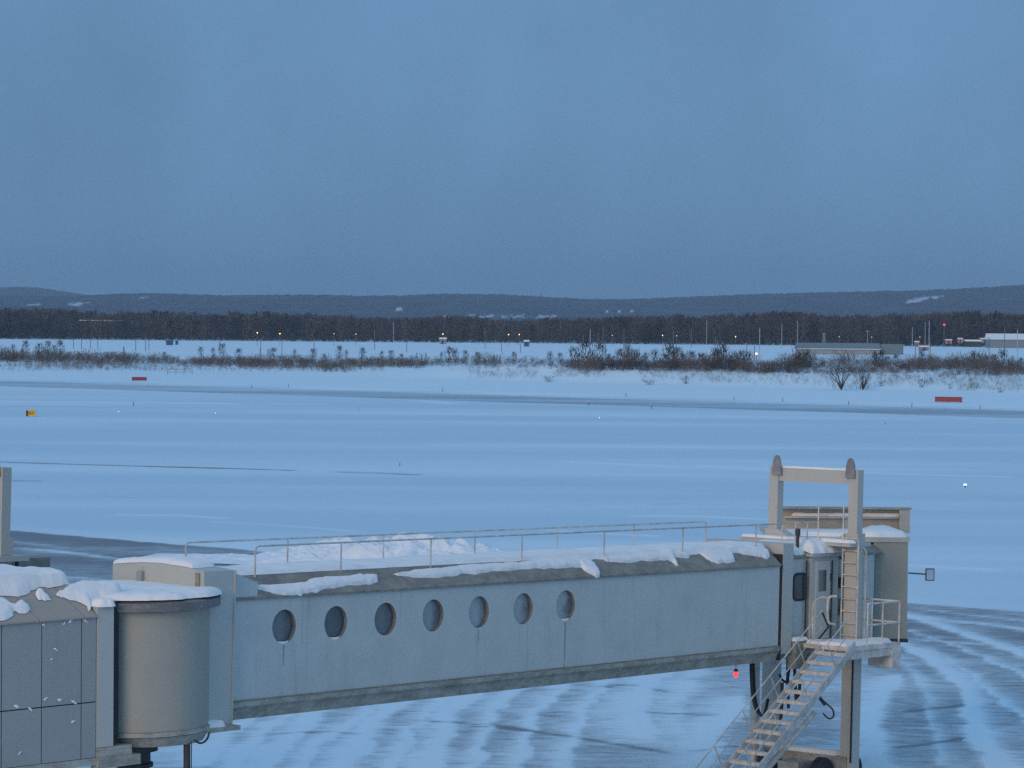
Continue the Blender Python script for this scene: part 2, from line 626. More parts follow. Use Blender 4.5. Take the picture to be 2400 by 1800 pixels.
# two thin bare lines scraped into the snow field
for ln, wd, st in (([(-200, 1083), (0, 1087), (300, 1096), (520, 1102), (680, 1107)], 0.75, 1.0),
                   ([(800, 1111), (880, 1113), (975, 1117)], 0.6, 0.75), ([(-80, 1131), (60, 1132), (90, 1132)], 0.5, 0.6),
                   ([(1200, 1150), (1500, 1160), (1800, 1150), (2100, 1170)], 0.5, 0.3),
                   ([(100, 1030), (500, 1040), (900, 1034), (1300, 1052)], 0.7, 0.3), ([(1300, 1190), (1600, 1186), (2000, 1196)], 0.4, 0.3)):
    dd = seg_dist(GX, GY, gpts(ln)) + 0.6 * (fbm(GX * 0.3, GY * 0.6, 3) - 0.5)
    cover = cover - st * np.exp(-(dd / wd) ** 2)
# fresh, whiter snow: the shoulder beyond the runway and streaks on the field
fresh = 0.30 + 1.5 * (fbm(GX * 0.010 + 3, GY * 0.06, 5) - 0.5)
fresh = fresh + 0.75 * smooth(374, 380, GS) + 0.55 * apron
for ln in ([(1340, 1087), (1450, 1091), (1570, 1099)], [(1650, 1098), (1770, 1103), (1900, 1112)],
           [(1960, 1109), (2130, 1116), (2360, 1122)], [(0, 943), (90, 944), (150, 945)], [(200, 944), (300, 947)], [(330, 944), (420, 947)],
           [(455, 946), (540, 949)], [(650, 948), (760, 951)], [(980, 942), (1020, 945), (1065, 949)],
           [(500, 1228), (640, 1236), (820, 1250)], [(2010, 1330), (2130, 1331), (2320, 1342)], [(1290, 1248), (1400, 1256), (1530, 1262)],
           [(1500, 1215), (1640, 1216), (1780, 1222)], [(280, 1212), (420, 1213), (520, 1220)]):
    dd = seg_dist(GX, GY, gpts(ln))
    fresh = fresh + 0.8 * np.exp(-(dd / (0.0035 * GY)) ** 2)

t = NT('snow_over_paving')
cov = t.attr('cover')
n1 = t.noise(0.75, 9, 0.74, stretch=(0.42, 1.0, 1.0), dist=1.6)
n2 = t.noise(2.6, 8, 0.78, stretch=(0.30, 1.0, 1.0), off=(7, 3, 0), dist=0.8)
n3 = t.noise(14.0, 3, 0.6)
nn = t.math('ADD', t.math('ADD', t.math('MULTIPLY', n1, 0.42), t.math('MULTIPLY', n2, 0.42)), t.math('MULTIPLY', n3, 0.16))
v = t.math('ADD', cov, t.math('MULTIPLY', t.math('SUBTRACT', nn, 0.5), 2.1))
fac = t.rng(v, 0.10, 0.90)
fr = t.rng(t.math('ADD', t.attr('fresh'), t.math('MULTIPLY', t.math('SUBTRACT', t.noise(0.12, 4, 0.6, stretch=(0.25, 1, 1)), 0.5), 0.5)), 0.0, 1.0)
snowc = t.mix(fr, (0.53, 0.705, 0.78), (0.70, 0.845, 0.885))  # blue tint painted in, for snow beyond the terminal's warm light
asph = t.mix(t.rng(n3, 0.3, 0.7), (0.17, 0.20, 0.22), (0.25, 0.28, 0.30))
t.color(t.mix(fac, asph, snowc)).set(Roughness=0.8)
t.b.inputs['Specular IOR Level'].default_value = 0.2
t.bump(t.math('ADD', n2, t.math('MULTIPLY', fac, 0.5)), 0.35, 0.06)
M['ground'] = t.m
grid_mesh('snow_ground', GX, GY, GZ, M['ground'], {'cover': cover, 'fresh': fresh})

# the plain all round, below the sheet
mb = MB()
mb.add([(-6800, -450, -0.4), (6800, -450, -0.4), (6800, 10300, -0.4), (-6800, 10300, -0.4)], [(0, 1, 2, 3)])
mb.build('snow_plain', snow_mat('plain_snow', (0.80, 0.84, 0.88), 0.4, 0.2))['kind'] = 'structure'

# ------------------------------------------------------------------ hills
SKYL = [(-900, 700), (-400, 690), (0, 694), (180, 698), (260, 692), (350, 689), (450, 692), (560, 695), (680, 692), (800, 694), (930, 696), (990, 691),
        (1110, 691), (1210, 693), (1290, 699), (1400, 704), (1500, 702), (1600, 698), (1750, 692), (1900, 688), (2000, 686),
        (2120, 683), (2240, 679), (2330, 673), (2400, 669), (2700, 655), (3300, 650)]


def hill(name, skyl, d0, foot, x0, x1, nx, material, ybow=0.0):
    px = np.array([a for a, _ in skyl], float)
    py = np.array([b for _, b in skyl], float)
    P = np.array([at(a, b, d0) for a, b in skyl])
    xs = np.linspace(x0, x1, nx)
    hz = np.interp(xs, P[:, 0], P[:, 2])
    hz = np.convolve(np.pad(hz, 8, 'edge'), np.ones(17) / 17, 'valid')
    v = np.linspace(0, 1, 130)
    ys = foot + (d0 * 1.25 - foot) * v
    X, Y = np.meshgrid(xs, ys)
    k = np.clip((Y - foot) / (d0 - foot), 0, 1)
    prof = k * k * (3 - 2 * k) * 0.55 + 0.45 * k
    prof = np.where(Y > d0, 1 - 0.3 * (Y - d0) / (0.25 * d0), prof)
    Z = -0.3 + hz[None] * prof
    Z = Z + 14 * (fbm(X * 0.002 + 9, Y * 0.002, 4) - 0.5) * np.clip(k * (1 - k) * 4, 0, 1)
    Z = Z + 5.0 * (RNG.random(X.shape) - 0.3) * (k > 0.02)
    return X, Y, Z, (xs, ys, Z)


t = NT('far_wood_floor')
a = t.noise(0.012, 6, 0.65)
t.color(t.mix(t.rng(a, 0.35, 0.75), (0.04, 0.048, 0.06), (0.095, 0.105, 0.125))).set(Roughness=0.9)
M['hill'] = t.m
CLEAR = [[(2115, 709), (2160, 697), (2215, 694), (2180, 701), (2150, 708)], [(160, 716), (180, 708), (207, 708), (185, 716)],
         [(320, 698), (345, 695), (366, 697), (340, 699)], [(1020, 744), (1050, 740), (1050, 744)], [(1093, 744), (1105, 740), (1185, 741), (1184, 744)],
         [(1252, 743), (1262, 740), (1308, 741), (1300, 743)], [(50, 716), (70, 713), (95, 712), (90, 715)], [(1145, 741), (1240, 740), (1240, 743), (1145, 744)]]
hX, hY, hZ, HILL = hill('hills', SKYL, 6000, 3600, -2600, 2600, 900, None)
hD = np.stack([hX, hY, hZ], -1) - CAM
hd = hD @ FWD
hpx, hpy = CX + FPX * (hD @ RGT) / hd, CY - FPX * (hD @ UPV) / hd
hs = np.zeros(hX.shape)
for poly in CLEAR:                       # snow-covered clearings on the slope, found once and kept on the hill
    ins = np.zeros(hX.shape, bool)
    for (ax_, ay_), (bx_, by_) in zip(poly, poly[1:] + poly[:1]):
        ins ^= ((ay_ > hpy) != (by_ > hpy)) & (hpx < (bx_ - ax_) * (hpy - ay_) / ((by_ - ay_) or 1e-9) + ax_)
    hs = np.maximum(hs, ins * (hY < 6000))
t.color(t.mix(t.attr('clearing'), t.mix(t.rng(a, 0.35, 0.75), (0.04, 0.048, 0.06), (0.095, 0.105, 0.125)), (0.62, 0.66, 0.70)))
hZ = hZ - 0.0
grid_mesh('hills', hX, hY, hZ, M['hill'], {'clearing': hs})
fX, fY, fZ, _ = hill('far_hills', [(-1500, 690), (-600, 684), (-200, 680), (0, 676), (60, 671), (110, 678), (170, 692), (230, 700), (400, 712), (2400, 716)], 8200, 6900, -2900, 600, 500, None)
grid_mesh('far_hills', fX, fY, fZ, M['hill'])


def hill_point(px, py):
    xs, ys, Z = HILL
    q = ray(px, py)
    d = np.arange(3400, 7000, 10.0)
    P = CAM[None] + q[None] * d[:, None]
    ix = np.clip(np.searchsorted(xs, P[:, 0]), 0, len(xs) - 1)
    iy = np.clip(np.searchsorted(ys, P[:, 1]), 0, len(ys) - 1)
    k = np.nonzero(P[:, 2] < Z[iy, ix] + 5)[0]
    return P[k[0]] if len(k) else P[-1]


M['clearing'] = snow_mat('clearing_snow', (0.80, 0.83, 0.86), 0.05, 0.1)


# ------------------------------------------------------------------ bare trees and scrub
def twigs(rng, n, h, w, w0=0.25, w1=0.5, l0=0.10, l1=0.22, base=0.0, up=0.7, shape='oval'):
    """a bare crown as many slender blades spread through its volume"""
    z = base + (1 - base) * rng.random(n) ** 0.85
    if shape == 'oval':
        rad = w / 2 * np.sqrt(np.clip(1 - ((z - base) / (1 - base) * 1.6 - 0.78) ** 2, 0.05, 1))
    elif shape == 'cone':
        rad = w / 2 * (1.02 - z)
    else:
        rad = w / 2 * np.clip(0.35 + 0.9 * z, 0, 1)
    ang = rng.random(n) * 2 * math.pi
    rr = rad * np.sqrt(rng.random(n))
    c = np.stack([rr * np.cos(ang), rr * np.sin(ang), z * h], 1)
    d = np.stack([np.cos(ang) * rng.random(n), np.sin(ang) * rng.random(n), up + 0.5 * rng.random(n) - (0.9 if shape == 'cone' else 0)], 1)
    d /= np.linalg.norm(d, axis=1, keepdims=True)
    L = h * (l0 + (l1 - l0) * rng.random(n))[:, None]
    sd = np.stack([-np.sin(ang) + rng.normal(0, .5, n), np.cos(ang) + rng.normal(0, .5, n), rng.normal(0, .4, n)], 1)
    sd /= np.linalg.norm(sd, axis=1, keepdims=True)
    W = (w0 + (w1 - w0) * rng.random(n))[:, None] * 0.5
    a, b, e = c - d * L * .5 - sd * W, c - d * L * .5 + sd * W, c + d * L * .5
    low = np.minimum(np.minimum(a[:, 2], b[:, 2]), e[:, 2])
    keep = low > -0.1
    V = np.stack([a, b, e], 1)[keep].reshape(-1, 3)
    return V if len(V) else V


def tri_mesh(name, V, material):
    me = bpy.data.meshes.new(name)
    n = len(V)
    me.vertices.add(n)
    me.vertices.foreach_set('co', np.asarray(V, np.float32).ravel())
    me.loops.add(n)
    me.loops.foreach_set('vertex_index', np.arange(n, dtype=np.int32))
    me.polygons.add(n // 3)
    me.polygons.foreach_set('loop_start', np.arange(0, n, 3, dtype=np.int32))
    me.update(calc_edges=True)
    me.materials.append(material)
    return me


def bark(name, a, b, sc):
    t = NT(name)
    t.color(t.mix(t.rng(t.noise(sc, 4, 0.6), 0.35, 0.65), a, b)).set(Roughness=0.9)
    return t.m


M['forest'] = bark('bare_forest', (0.040, 0.033, 0.030), (0.13, 0.096, 0.076), 0.05)
M['scrub'] = bark('bare_scrub', (0.055, 0.045, 0.040), (0.17, 0.125, 0.095), 0.12)
M['shrub'] = bark('dark_twigs', (0.045, 0.040, 0.035), (0.085, 0.07, 0.055), 1.0)
M['conifer'] = bark('young_fir', (0.020, 0.030, 0.026), (0.05, 0.062, 0.05), 1.0)
M['drygrass'] = bark('dry_grass', (0.12, 0.09, 0.065), (0.24, 0.19, 0.14), 0.5)

rt = np.random.default_rng(3)
templ = [twigs(rt, 120, 1.0, 0.42, 0.012, 0.045, 0.07, 0.16, 0.06, 0.8, 'oval') for _ in range(6)] + \
        [twigs(rt, 130, 1.0, 0.34, 0.02, 0.055, 0.08, 0.14, 0.04, 0.5, 'cone') for _ in range(2)]
allv = []
for row in range(22):
    yy = (1440 + 13 * row) * K + 3 * max(0, row - 10) ** 1.3
    xs = np.arange(-430, 430, 3.4 if row < 14 else 4.5)
    for x in xs:
        x = x + rt.uniform(-2, 2)
        y = yy + rt.uniform(-7, 7)
        hgt = np.interp(x, [-430, -240, -150, -60, 30, 80, 140, 260, 430], [15.2, 14.6, 13.6, 12.6, 12.2, 13.6, 15.6, 16.0, 15.4])
        hgt *= K
        hgt *= 0.78 + 0.26 * rt.random() + 0.34 * (float(vnoise(np.array(x * .045), np.array(y * .02))) - .5)
        T = templ[rt.integers(0, 6) if rt.random() < .93 else rt.integers(6, 8)]
        a = rt.uniform(0, 6.28)
        R2 = np.array([[math.cos(a), -math.sin(a)], [math.sin(a), math.cos(a)]])
        Q = T.copy()
        Q[:, :2] = Q[:, :2] @ R2 * hgt * rt.uniform(.9, 1.7)
        Q[:, 2] *= hgt
        allv.append(Q + np.array([x, y, 0.9]))
o = bpy.data.objects.new('forest', tri_mesh('forest', np.concatenate(allv), M['forest']))
COL.objects.link(o)
tag(o, 'dark band of bare winter woodland beyond the snowy airfield', 'forest', kind='stuff')

# scrub: brown thickets on and behind the snow bank (px x0, x1, base y, height, how dense)
rs = np.random.default_rng(11)
SCRUB = [(1880, 2420, 852, 10, .8), (2000, 2420, 868, 12, .8), (0, 330, 858, 9, .8), (2120, 2260, 856, 18, .8), (-150, 420, 844, 15, 1.3), (400, 840, 850, 13, 1.2), (820, 1340, 851, 11, 1.0), (1300, 1900, 858, 14, 1.0), (1850, 2560, 862, 14, 1.0), (-150, 60, 846, 26, 1.6), (60, 165, 848, 24, 1.5), (165, 420, 851, 12, 1.5), (185, 260, 848, 22, .8), (270, 310, 846, 20, .7), (420, 640, 856, 14, 1.6), (560, 800, 860, 15, 1.7), (60, 330, 864, 9, .45),
         (780, 1000, 858, 16, 1.7), (740, 830, 868, 14, .8), (980, 1060, 856, 10, .8), (1110, 1180, 855, 22, 1.0), (1050, 1330, 858, 9, .7),
         (1325, 1420, 864, 22, 1.4), (1340, 1480, 866, 26, 1.6), (1430, 1520, 864, 32, 1.4), (1500, 1600, 866, 16, 1.5), (1560, 1620, 864, 34, 1.2), (1590, 1760, 868, 26, 1.9),
         (1650, 1760, 864, 34, 1.0), (1740, 1880, 871, 18, 1.6), (1815, 1935, 860, 28, 1.6), (1935, 2030, 852, 22, 1.2), (2030, 2070, 856, 32, .8), (1860, 2160, 873, 11, 1.2),
         (2110, 2200, 866, 20, 1.4), (2220, 2320, 862, 28, 1.4), (2270, 2345, 866, 30, 1.5), (2200, 2420, 878, 12, 1.3), (2330, 2560, 872, 18, 1.3), (1850, 1900, 858, 30, .7)]
bt = [twigs(rs, 48, 1.0, 1.35, 0.012, 0.05, 0.16, 0.42, 0.0, 0.9, 'fan') for _ in range(6)]
sv = []
for x0, x1, yb, hp, dens in SCRUB:
    n = int((x1 - x0) * dens * (1.05 if hp < 19 else 0.4))
    for k in range(n):
        px = rs.uniform(x0, x1)
        f_ = math.sin(math.pi * np.clip((px - x0) / (x1 - x0), 0.03, .97)) ** .5
        g = ground_at(px, yb + rs.normal(0, 3.2))
        d = np.linalg.norm(g - CAM)
        hh = hp * d / FPX * rs.uniform(.45, 1.5) * (0.4 + .6 * f_)
        a = rs.uniform(0, 6.28)
        Q = bt[rs.integers(0, 6)].copy()
        Q[:, :2] = Q[:, :2] @ np.array([[math.cos(a), -math.sin(a)], [math.sin(a), math.cos(a)]]) * hh * rs.uniform(.6, 1.3)
        Q[:, 2] *= hh
        sv.append(Q + g - np.array([0, 0, .1]))
o = bpy.data.objects.new('scrub', tri_mesh('scrub', np.concatenate(sv), M['scrub']))
COL.objects.link(o)
tag(o, 'brown leafless thicket along the snow bank behind the runway', 'scrub', kind='stuff')

# dry grass poking through the bank
gv = []
gt = [twigs(rs, 14, 1.0, 1.6, 0.02, 0.05, 0.4, 0.8, 0.0, 0.7, 'fan') for _ in range(4)]
for x0, x1, y0, y1, n in ((1100, 1260, 868, 890, 70), (1300, 1420, 866, 885, 70), (1640, 1760, 875, 900, 60), (1760, 1960, 872, 905, 90), (2040, 2240, 880, 905, 130), (2240, 2420, 885, 918, 140),
                          (0, 420, 853, 872, 190), (300, 720, 862, 872, 160), (700, 900, 862, 872, 90), (1500, 1640, 868, 892, 60)):
    for k in range(int(n * 1.8)):
        cx_ = rs.uniform(x0, x1)
        g = ground_at(cx_, rs.uniform(y0, y1))
        hh = rs.uniform(.4, 1.3)
        Q = gt[rs.integers(0, 4)] * np.array([hh, hh, hh])
        gv.append(Q + g)
o = bpy.data.objects.new('dry_grass', tri_mesh('dry_grass', np.concatenate(gv), M['drygrass']))
COL.objects.link(o)
tag(o, 'tufts of dry grass sticking out of the snow bank', 'grass', kind='stuff')

# single shrubs, saplings and young firs
gs = 'bare shrubs and saplings on the snow beyond the runway'
shm = [tri_mesh('shrub', twigs(rs, 150, 1.0, 1.0, 0.012, 0.035, 0.14, 0.4, 0.0, 0.9, 'fan'), M['shrub']) for _ in range(3)]
sapm = [tri_mesh('sapling', twigs(rs, 190, 1.0, 0.62, 0.012, 0.045, 0.10, 0.26, 0.03, 0.8, 'oval'), M['shrub']) for _ in range(3)]
firm = [tri_mesh('young_fir', twigs(rs, 120, 1.0, 0.55, 0.03, 0.08, 0.10, 0.2, 0.0, 0.5, 'cone'), M['conifer']) for _ in range(2)]


def plant(name, meshes, px, py, hp, wf, label, cat, group):
    g = ground_at(px, py)
    h = hp * np.linalg.norm(g - CAM) / FPX
    o = bpy.data.objects.new(name, meshes[random.randrange(len(meshes))])
    COL.objects.link(o)
    o.location = (g[0], g[1], g[2] - 0.05)
    o.scale = (h * wf, h * wf, h)
    o.rotation_euler = (0, 0, random.uniform(0, 6.28))
    return tag(o, label, cat, group)


for px, py, hp, wf, lab in ((1285, 895, 15, 2.4, 'low dark shrub alone on the middle of the snow bank'),
                            (1521, 902, 13, 3.2, 'widest low brown shrub at the foot of the snow bank'),
                            (1607, 900, 20, 1.4, 'ragged little shrub at the bank foot beside the wide low shrub'),
                            (1375, 876, 10, 2.0, 'small shrub high on the bank crest'),
                            (2160, 909, 22, 1.1, 'thin upright shrub left of the long red board'),
                            (2227, 912, 14, 1.2, 'small shrub on the bank just above the long red board'),
                            (2290, 910, 14, 1.1, 'small shrub on the bank right of the long red board'),
                            (2345, 920, 12, 2.0, 'sparse low shrub on the far right of the bank'),
                            (2065, 905, 12, 1.6, 'low shrub just right of the two bare bank trees'),
                            (235, 862, 18, 1.6, 'grey shrub on open snow at the left below the thicket')):
    plant('shrub', shm, px, py, hp, wf, lab, 'shrub', gs)
for px, py, hp in ((30, 836, 30), (52, 838, 24), (92, 838, 34), (112, 838, 40), (128, 838, 30), (470, 838, 26), (520, 838, 34), (500, 836, 22), (690, 842, 24), (735, 846, 30), (795, 843, 34), (812, 842, 22),
                   (895, 846, 24), (917, 846, 26), (1035, 850, 26), (1055, 852, 40), (1068, 850, 34), (1090, 848, 28), (1120, 854, 30), (1205, 852, 28), (1290, 856, 34),
                   (1313, 852, 26), (1355, 856, 30), (1490, 858, 40), (1575, 858, 36), (1600, 858, 30), (1675, 862, 48), (1682, 860, 44), (1725, 860, 34), (1560, 860, 30), (1712, 860, 30),
                   (2080, 858, 24), (2160, 860, 40), (2240, 864, 26), (2310, 862, 30), (2372, 868, 34), (2392, 868, 30), (1342, 856, 46), (1372, 858, 62), (1388, 858, 40), (1406, 860, 58), (1425, 858, 30), (1452, 860, 44), (1472, 858, 56), (1512, 860, 34), (1536, 858, 40), (1568, 862, 60), (1588, 860, 48), (1622, 862, 40), (1645, 862, 36), (1695, 864, 60), (1740, 864, 44), (1756, 862, 40), (1890, 862, 44), (1870, 862, 30), (2068, 860, 42), (2054, 862, 36), (2100, 860, 30), (2280, 866, 44), (2330, 866, 36), (2350, 868, 50), (140, 840, 44), (60, 838, 40), (385, 842, 18), (560, 846, 30), (640, 848, 34), (850, 850, 36), (940, 852, 24), (760, 850, 22)):
    plant('sapling', sapm, px, py, hp, random.uniform(.8, 1.3), 'bare sapling rising from the brown thicket beyond the runway', 'sapling', gs + ', saplings')
for px, py, hp in ((290, 836, 24), (610, 836, 18), (628, 835, 18), (660, 834, 12), (733, 838, 14), (770, 836, 10), (965, 844, 12), (977, 845, 18), (988, 844, 14), (998, 846, 20), (1134, 850, 14), (1158, 852, 20), (1172, 850, 18), (1247, 848, 8), (2050, 858, 34)):
    plant('young_fir', firm, px, py, hp, 1.0, 'young dark fir standing in snow before the white field', 'fir tree', gs + ', firs')

# the two leafless trees at the bank foot, with trunks
for px, py, hp, wf, nb, lab in ((1972, 914, 60, 1.35, 11, 'larger leafless tree with spreading limbs at the foot of the bank'), (2022, 914, 50, .95, 8, 'smaller upright leafless tree right of the spreading one at the bank foot')):
    g = ground_at(px, py)
    h = hp * np.linalg.norm(g - CAM) / FPX
    T = thing('bare_tree', lab, 'tree', g)
    mb = MB()
    rg = np.random.default_rng(int(px))
    tips = []
    for k in range(nb):
        a = rg.uniform(0, 6.28)
        sp = wf * h * .5 * rg.uniform(.2, 1)
        e = g + np.array([math.cos(a) * sp, math.sin(a) * sp, h * rg.uniform(.6, .95)])
        m1 = g + (e - g) * .35 + np.array([0, 0, h * .10])
        mb.tube([g, m1, e], [.11, .07, .02], 5)
        tips += [e, m1 * .5 + e * .5, e]
    mb.build('trunk', M['shrub'], T)
    V = [twigs(rg, 520, h, wf * h, .03, .085, .10, .30, .08, .8, 'oval')]
    c = bpy.data.objects.new('crown', tri_mesh('crown', np.concatenate(V), M['shrub']))
    COL.objects.link(c)
    c.parent = T

# ------------------------------------------------------------------ jet bridge: its own axes u (along), v (away), w (up)
PL, PR = at(543, 1690, 63.0), at(1823, 1549.6, 79.8)
LEN = np.linalg.norm(PR - PL)
BU = (PR - PL) / LEN
BV = np.cross([0, 0, 1.0], BU)
BV /= np.linalg.norm(BV)
BW = np.cross(BU, BV)


def B(u, v, w):
    return PL + BU * u + BV * v + BW * w


BR = thing('jet_bridge', 'long beige passenger boarding bridge with round portholes and a lift frame', 'jet bridge', (PL[0], PL[1], 0.0), 'passenger boarding bridges')
WT = 2.6
R_E = 21.6
# tunnel wall with seven round holes
HOLES = [1.60 + 1.716 * k for k in range(7)]
HR, HWC = 0.385, 2.0


def holed_wall(u0, u1, w0, w1, v0, th):
    mb = MB()
    nseg = 28
    edges = [u0] + [0.5 * (a + b) for a, b in zip(HOLES[:-1], HOLES[1:])] + [HOLES[-1] + .858]
    edges[0] = HOLES[0] - .858
    for hc, a, b in zip(HOLES, edges[:-1], edges[1:]):
        outer, inner = [], []
        for k in range(nseg):
            an = 2 * math.pi * k / nseg
            c, s = math.cos(an), math.sin(an)
            inner.append((hc + HR * c, HWC + HR * s))
            tx = ((b - hc) / c) if c > 1e-6 else (((a - hc) / c) if c < -1e-6 else 1e9)
            ty = ((w1 - HWC) / s) if s > 1e-6 else (((w0 - HWC) / s) if s < -1e-6 else 1e9)
            tt = min(tx, ty)
            outer.append([hc + tt * c, HWC + tt * s])
        corners = [(b, w1), (a, w1), (a, w0), (b, w0)]
        for cu, cw in corners:
            i = min(range(nseg), key=lambda k: (outer[k][0] - cu) ** 2 + (outer[k][1] - cw) ** 2)
            outer[i] = [cu, cw]
        vs = [B(p[0], v0, p[1]) for p in outer] + [B(p[0], v0, p[1]) for p in inner] + [B(p[0], v0 + th, p[1]) for p in inner]
        fs = []
        for k in range(nseg):
            j = (k + 1) % nseg
            fs.append((k, j, nseg + j, nseg + k))
            fs.append((nseg + k, nseg + j, 2 * nseg + j, 2 * nseg + k))
        mb.add(vs, fs)
    for a, b in ((u0, edges[0]), (edges[-1], u1)):
        if b - a > 0.02:
            mb.add([B(a, v0, w0), B(b, v0, w0), B(b, v0, w1), B(a, v0, w1)], [(0, 1, 2, 3)])
    return mb


E0 = -0.17
mb = holed_wall(E0, R_E, 0.42, 2.65, 0.0, 0.14)
# shell behind: far wall, inner faces
mb.box(B, E0, R_E, WT - .1, WT, .42, 2.65)
mb.add([B(E0, .14, .42), B(R_E, .14, .42), B(R_E, .14, 2.65), B(E0, .14, 2.65)], [(0, 1, 2, 3)]) if False else None
mb.build('tunnel_wall', M['paint_wall'], BR)
# sloped eaves and flat roof
mb = MB()
prof = [(-.05, 2.65), (-.05, 2.70), (.45, 3.14), (WT - .45, 3.14), (WT + .05, 2.70), (WT + .05, 2.65)]
mb.prism([B(E0, a, b) for a, b in prof], BU * (R_E - E0))
mb.build('tunnel_roof', M['grime'], BR)
mb = MB()
prof = [(-.045, .40), (-.045, .30), (.03, .22), (.10, 0.0), (WT - .1, 0.0), (WT, .3), (WT, .42), (0, .42)]
mb.prism([B(E0, a, b) for a, b in prof], BU * (R_E - E0 + .05))
mb.build('bottom_beam', M['beam'], BR)
mb = MB()
mb.box(B, E0, R_E, -.035, .0, .405, .44)
mb.build('wall_flashing', M['grime'], BR)
# portholes
PANES = [.30, .16, .30, .75, .98, .95, 1.0]  # how strongly the pale reflection is painted on each pane
for k, hc in enumerate(HOLES):
    mb = MB()
    n = 32
    ro, ri = HR + .02, HR - .015
    vs = []
    for rad, vv in ((HR - .001, .001), (HR - .003, .02), (ri, .05), (ri, .10)):
        vs += [B(hc + rad * math.cos(2 * math.pi * i / n), vv, HWC + rad * math.sin(2 * math.pi * i / n)) for i in range(n)]
    fs = [(a * n + i, a * n + (i + 1) % n, (a + 1) * n + (i + 1) % n, (a + 1) * n + i) for a in range(3) for i in range(n)]
    mb.add(vs, fs)
    fr = mb.build('porthole', M['brim'], BR, True)  # dark ring: the shade of the recess is put into its colour
    mb = MB()
    mb.prism([B(hc + (HR - .02) * math.cos(2 * math.pi * i / n), .085, HWC + (HR - .02) * math.sin(2 * math.pi * i / n)) for i in range(n)], BV * .012)
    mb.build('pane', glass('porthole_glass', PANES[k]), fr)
    if k in (0, 1, 6):
        mb = MB()
        pts = [B(hc + HR * .96 * math.sin(a), .02, HWC - HR * .96 * math.cos(a)) for a in np.linspace(-.45, .45, 7)]
        mb.tube(pts, [.012, .025, .035, .04, .035, .025, .012], 6)
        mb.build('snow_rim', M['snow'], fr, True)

# run-off stains under the portholes
for k, ln, wd_ in ((0, .5, .02), (6, 1.2, .03), (4, .35, .018)):
    MB().prism([B(HOLES[k] - wd_, -.004, HWC - HR - .03), B(HOLES[k] + wd_, -.004, HWC - HR - .03), B(HOLES[k] + wd_ * .4, -.004, HWC - HR - ln), B(HOLES[k] - wd_ * .3, -.004, HWC - HR - ln)], BV * .003).build('stain', M['stain'], BR)
# end collars
mb = MB()
mb.box(B, -1.1, -.18, -.14, WT + .14, -.09, 3.34)
mb.prism([B(-1.1, -.14 + (WT + .28) * i / 8, 3.34 + .10 * math.sin(math.pi * i / 8)) for i in range(9)], BU * .92)
mb.build('end_collar', M['paint'], BR)
mb = MB()
mb.box(B, -.178, -.135, -.165, -.1, -.09, 3.34)
mb.build('collar_edge', M['frame_paint'], BR)
mb = MB()      # cheek between the collar and the roof snow
mb.prism([B(-.13, -.02, 2.72), B(.70, -.02, 2.72), B(.70, -.02, 3.02), B(-.13, -.02, 3.30)], BV * .3)
mb.build('roof_cheek', M['paint_wall'], BR)
mb = MB()
mb.box(B, R_E + .17, R_E + .68, .005, WT + .06, .19, 3.27)
mb.build('end_collar', M['paint'], BR)
mb = MB()
mb.box(B, R_E + .055, R_E + .168, .02, WT - .06, .02, 2.98)
mb.build('end_seal', M['rubber'], BR)

# inner tunnel section
IV0, IV1 = .20, WT - .2
mb = MB()
mb.box(B, R_E + .685, 26.9, IV0, IV1, .25, 2.80)
mb.build('tunnel_wall', M['paint_wall'], BR)
mb = MB()
prof = [(IV0 - .03, 2.803), (IV0 - .03, 2.86), (IV0 + .25, 3.07), (IV1 - .25, 3.07), (IV1 + .03, 2.86), (IV1 + .03, 2.803)]
mb.prism([B(R_E + .685, a, b) for a, b in prof], BU * 5.0)
mb.build('tunnel_roof', M['grime'], BR)
mb = MB()
mb.box(B, R_E + .685, 26.9, IV0 - .04, IV1, .0, .248)
mb.build('bottom_beam', M['beam'], BR)


def rrect(cu, cw, hu, hw, r, v, n=5):
    out = []
    for (sx, sy, a0) in ((1, 1, 0), (-1, 1, 90), (-1, -1, 180), (1, -1, 270)):
        for i in range(n + 1):
            a = math.radians(a0 + 90 * i / n)
            out.append(B(cu + sx * (hu - r) + r * math.cos(a), v, cw + sy * (hw - r) + r * math.sin(a)))
    return out


mb = MB()
mb.prism(rrect(22.93, 2.01, .36, .40, .2, IV0 - .02), BV * .015)
w_ = mb.build('side_window', M['rubber'], BR)
mb = MB()
mb.prism(rrect(22.93, 2.01, .30, .34, .16, IV0 - .028), BV * .006)
mb.build('pane', glass('side_window_glass', 0.0), w_)

# rotunda
RC = at(325, 1716, 62.2)
RC[2] = 0
Z0, Z1 = 3.92 + CAMH - 12.75, 6.50 + CAMH - 12.75
mb = MB()
mb.lathe((RC[0], RC[1], 0), [(1.52, Z0), (1.53, Z1)], 64)
mb.build('rotunda', M['rotunda'], BR, True)
mb = MB()
mb.lathe((RC[0], RC[1], 0), [(1.60, Z1 - .02), (1.76, Z1 + .01), (1.76, Z1 + .19), (1.6, Z1 + .24), (.1, Z1 + .26)], 64)
mb.build('rotunda_roof', M['brim'], BR, True)
mb = MB()
mb.lathe((RC[0], RC[1], 0), [(1.50, Z0 - .10), (1.56, Z0 - .10), (1.56, Z0 - .005), (1.50, Z0 - .005)], 64)
mb.lathe((RC[0] + .1, RC[1], 0), [(1.30, Z0 - .34), (1.44, Z0 - .12)], 48)
mb.build('rotunda_base', M['beam'], BR, True)
mb = MB()
cx_, cy_ = RC[0] - .10, RC[1]
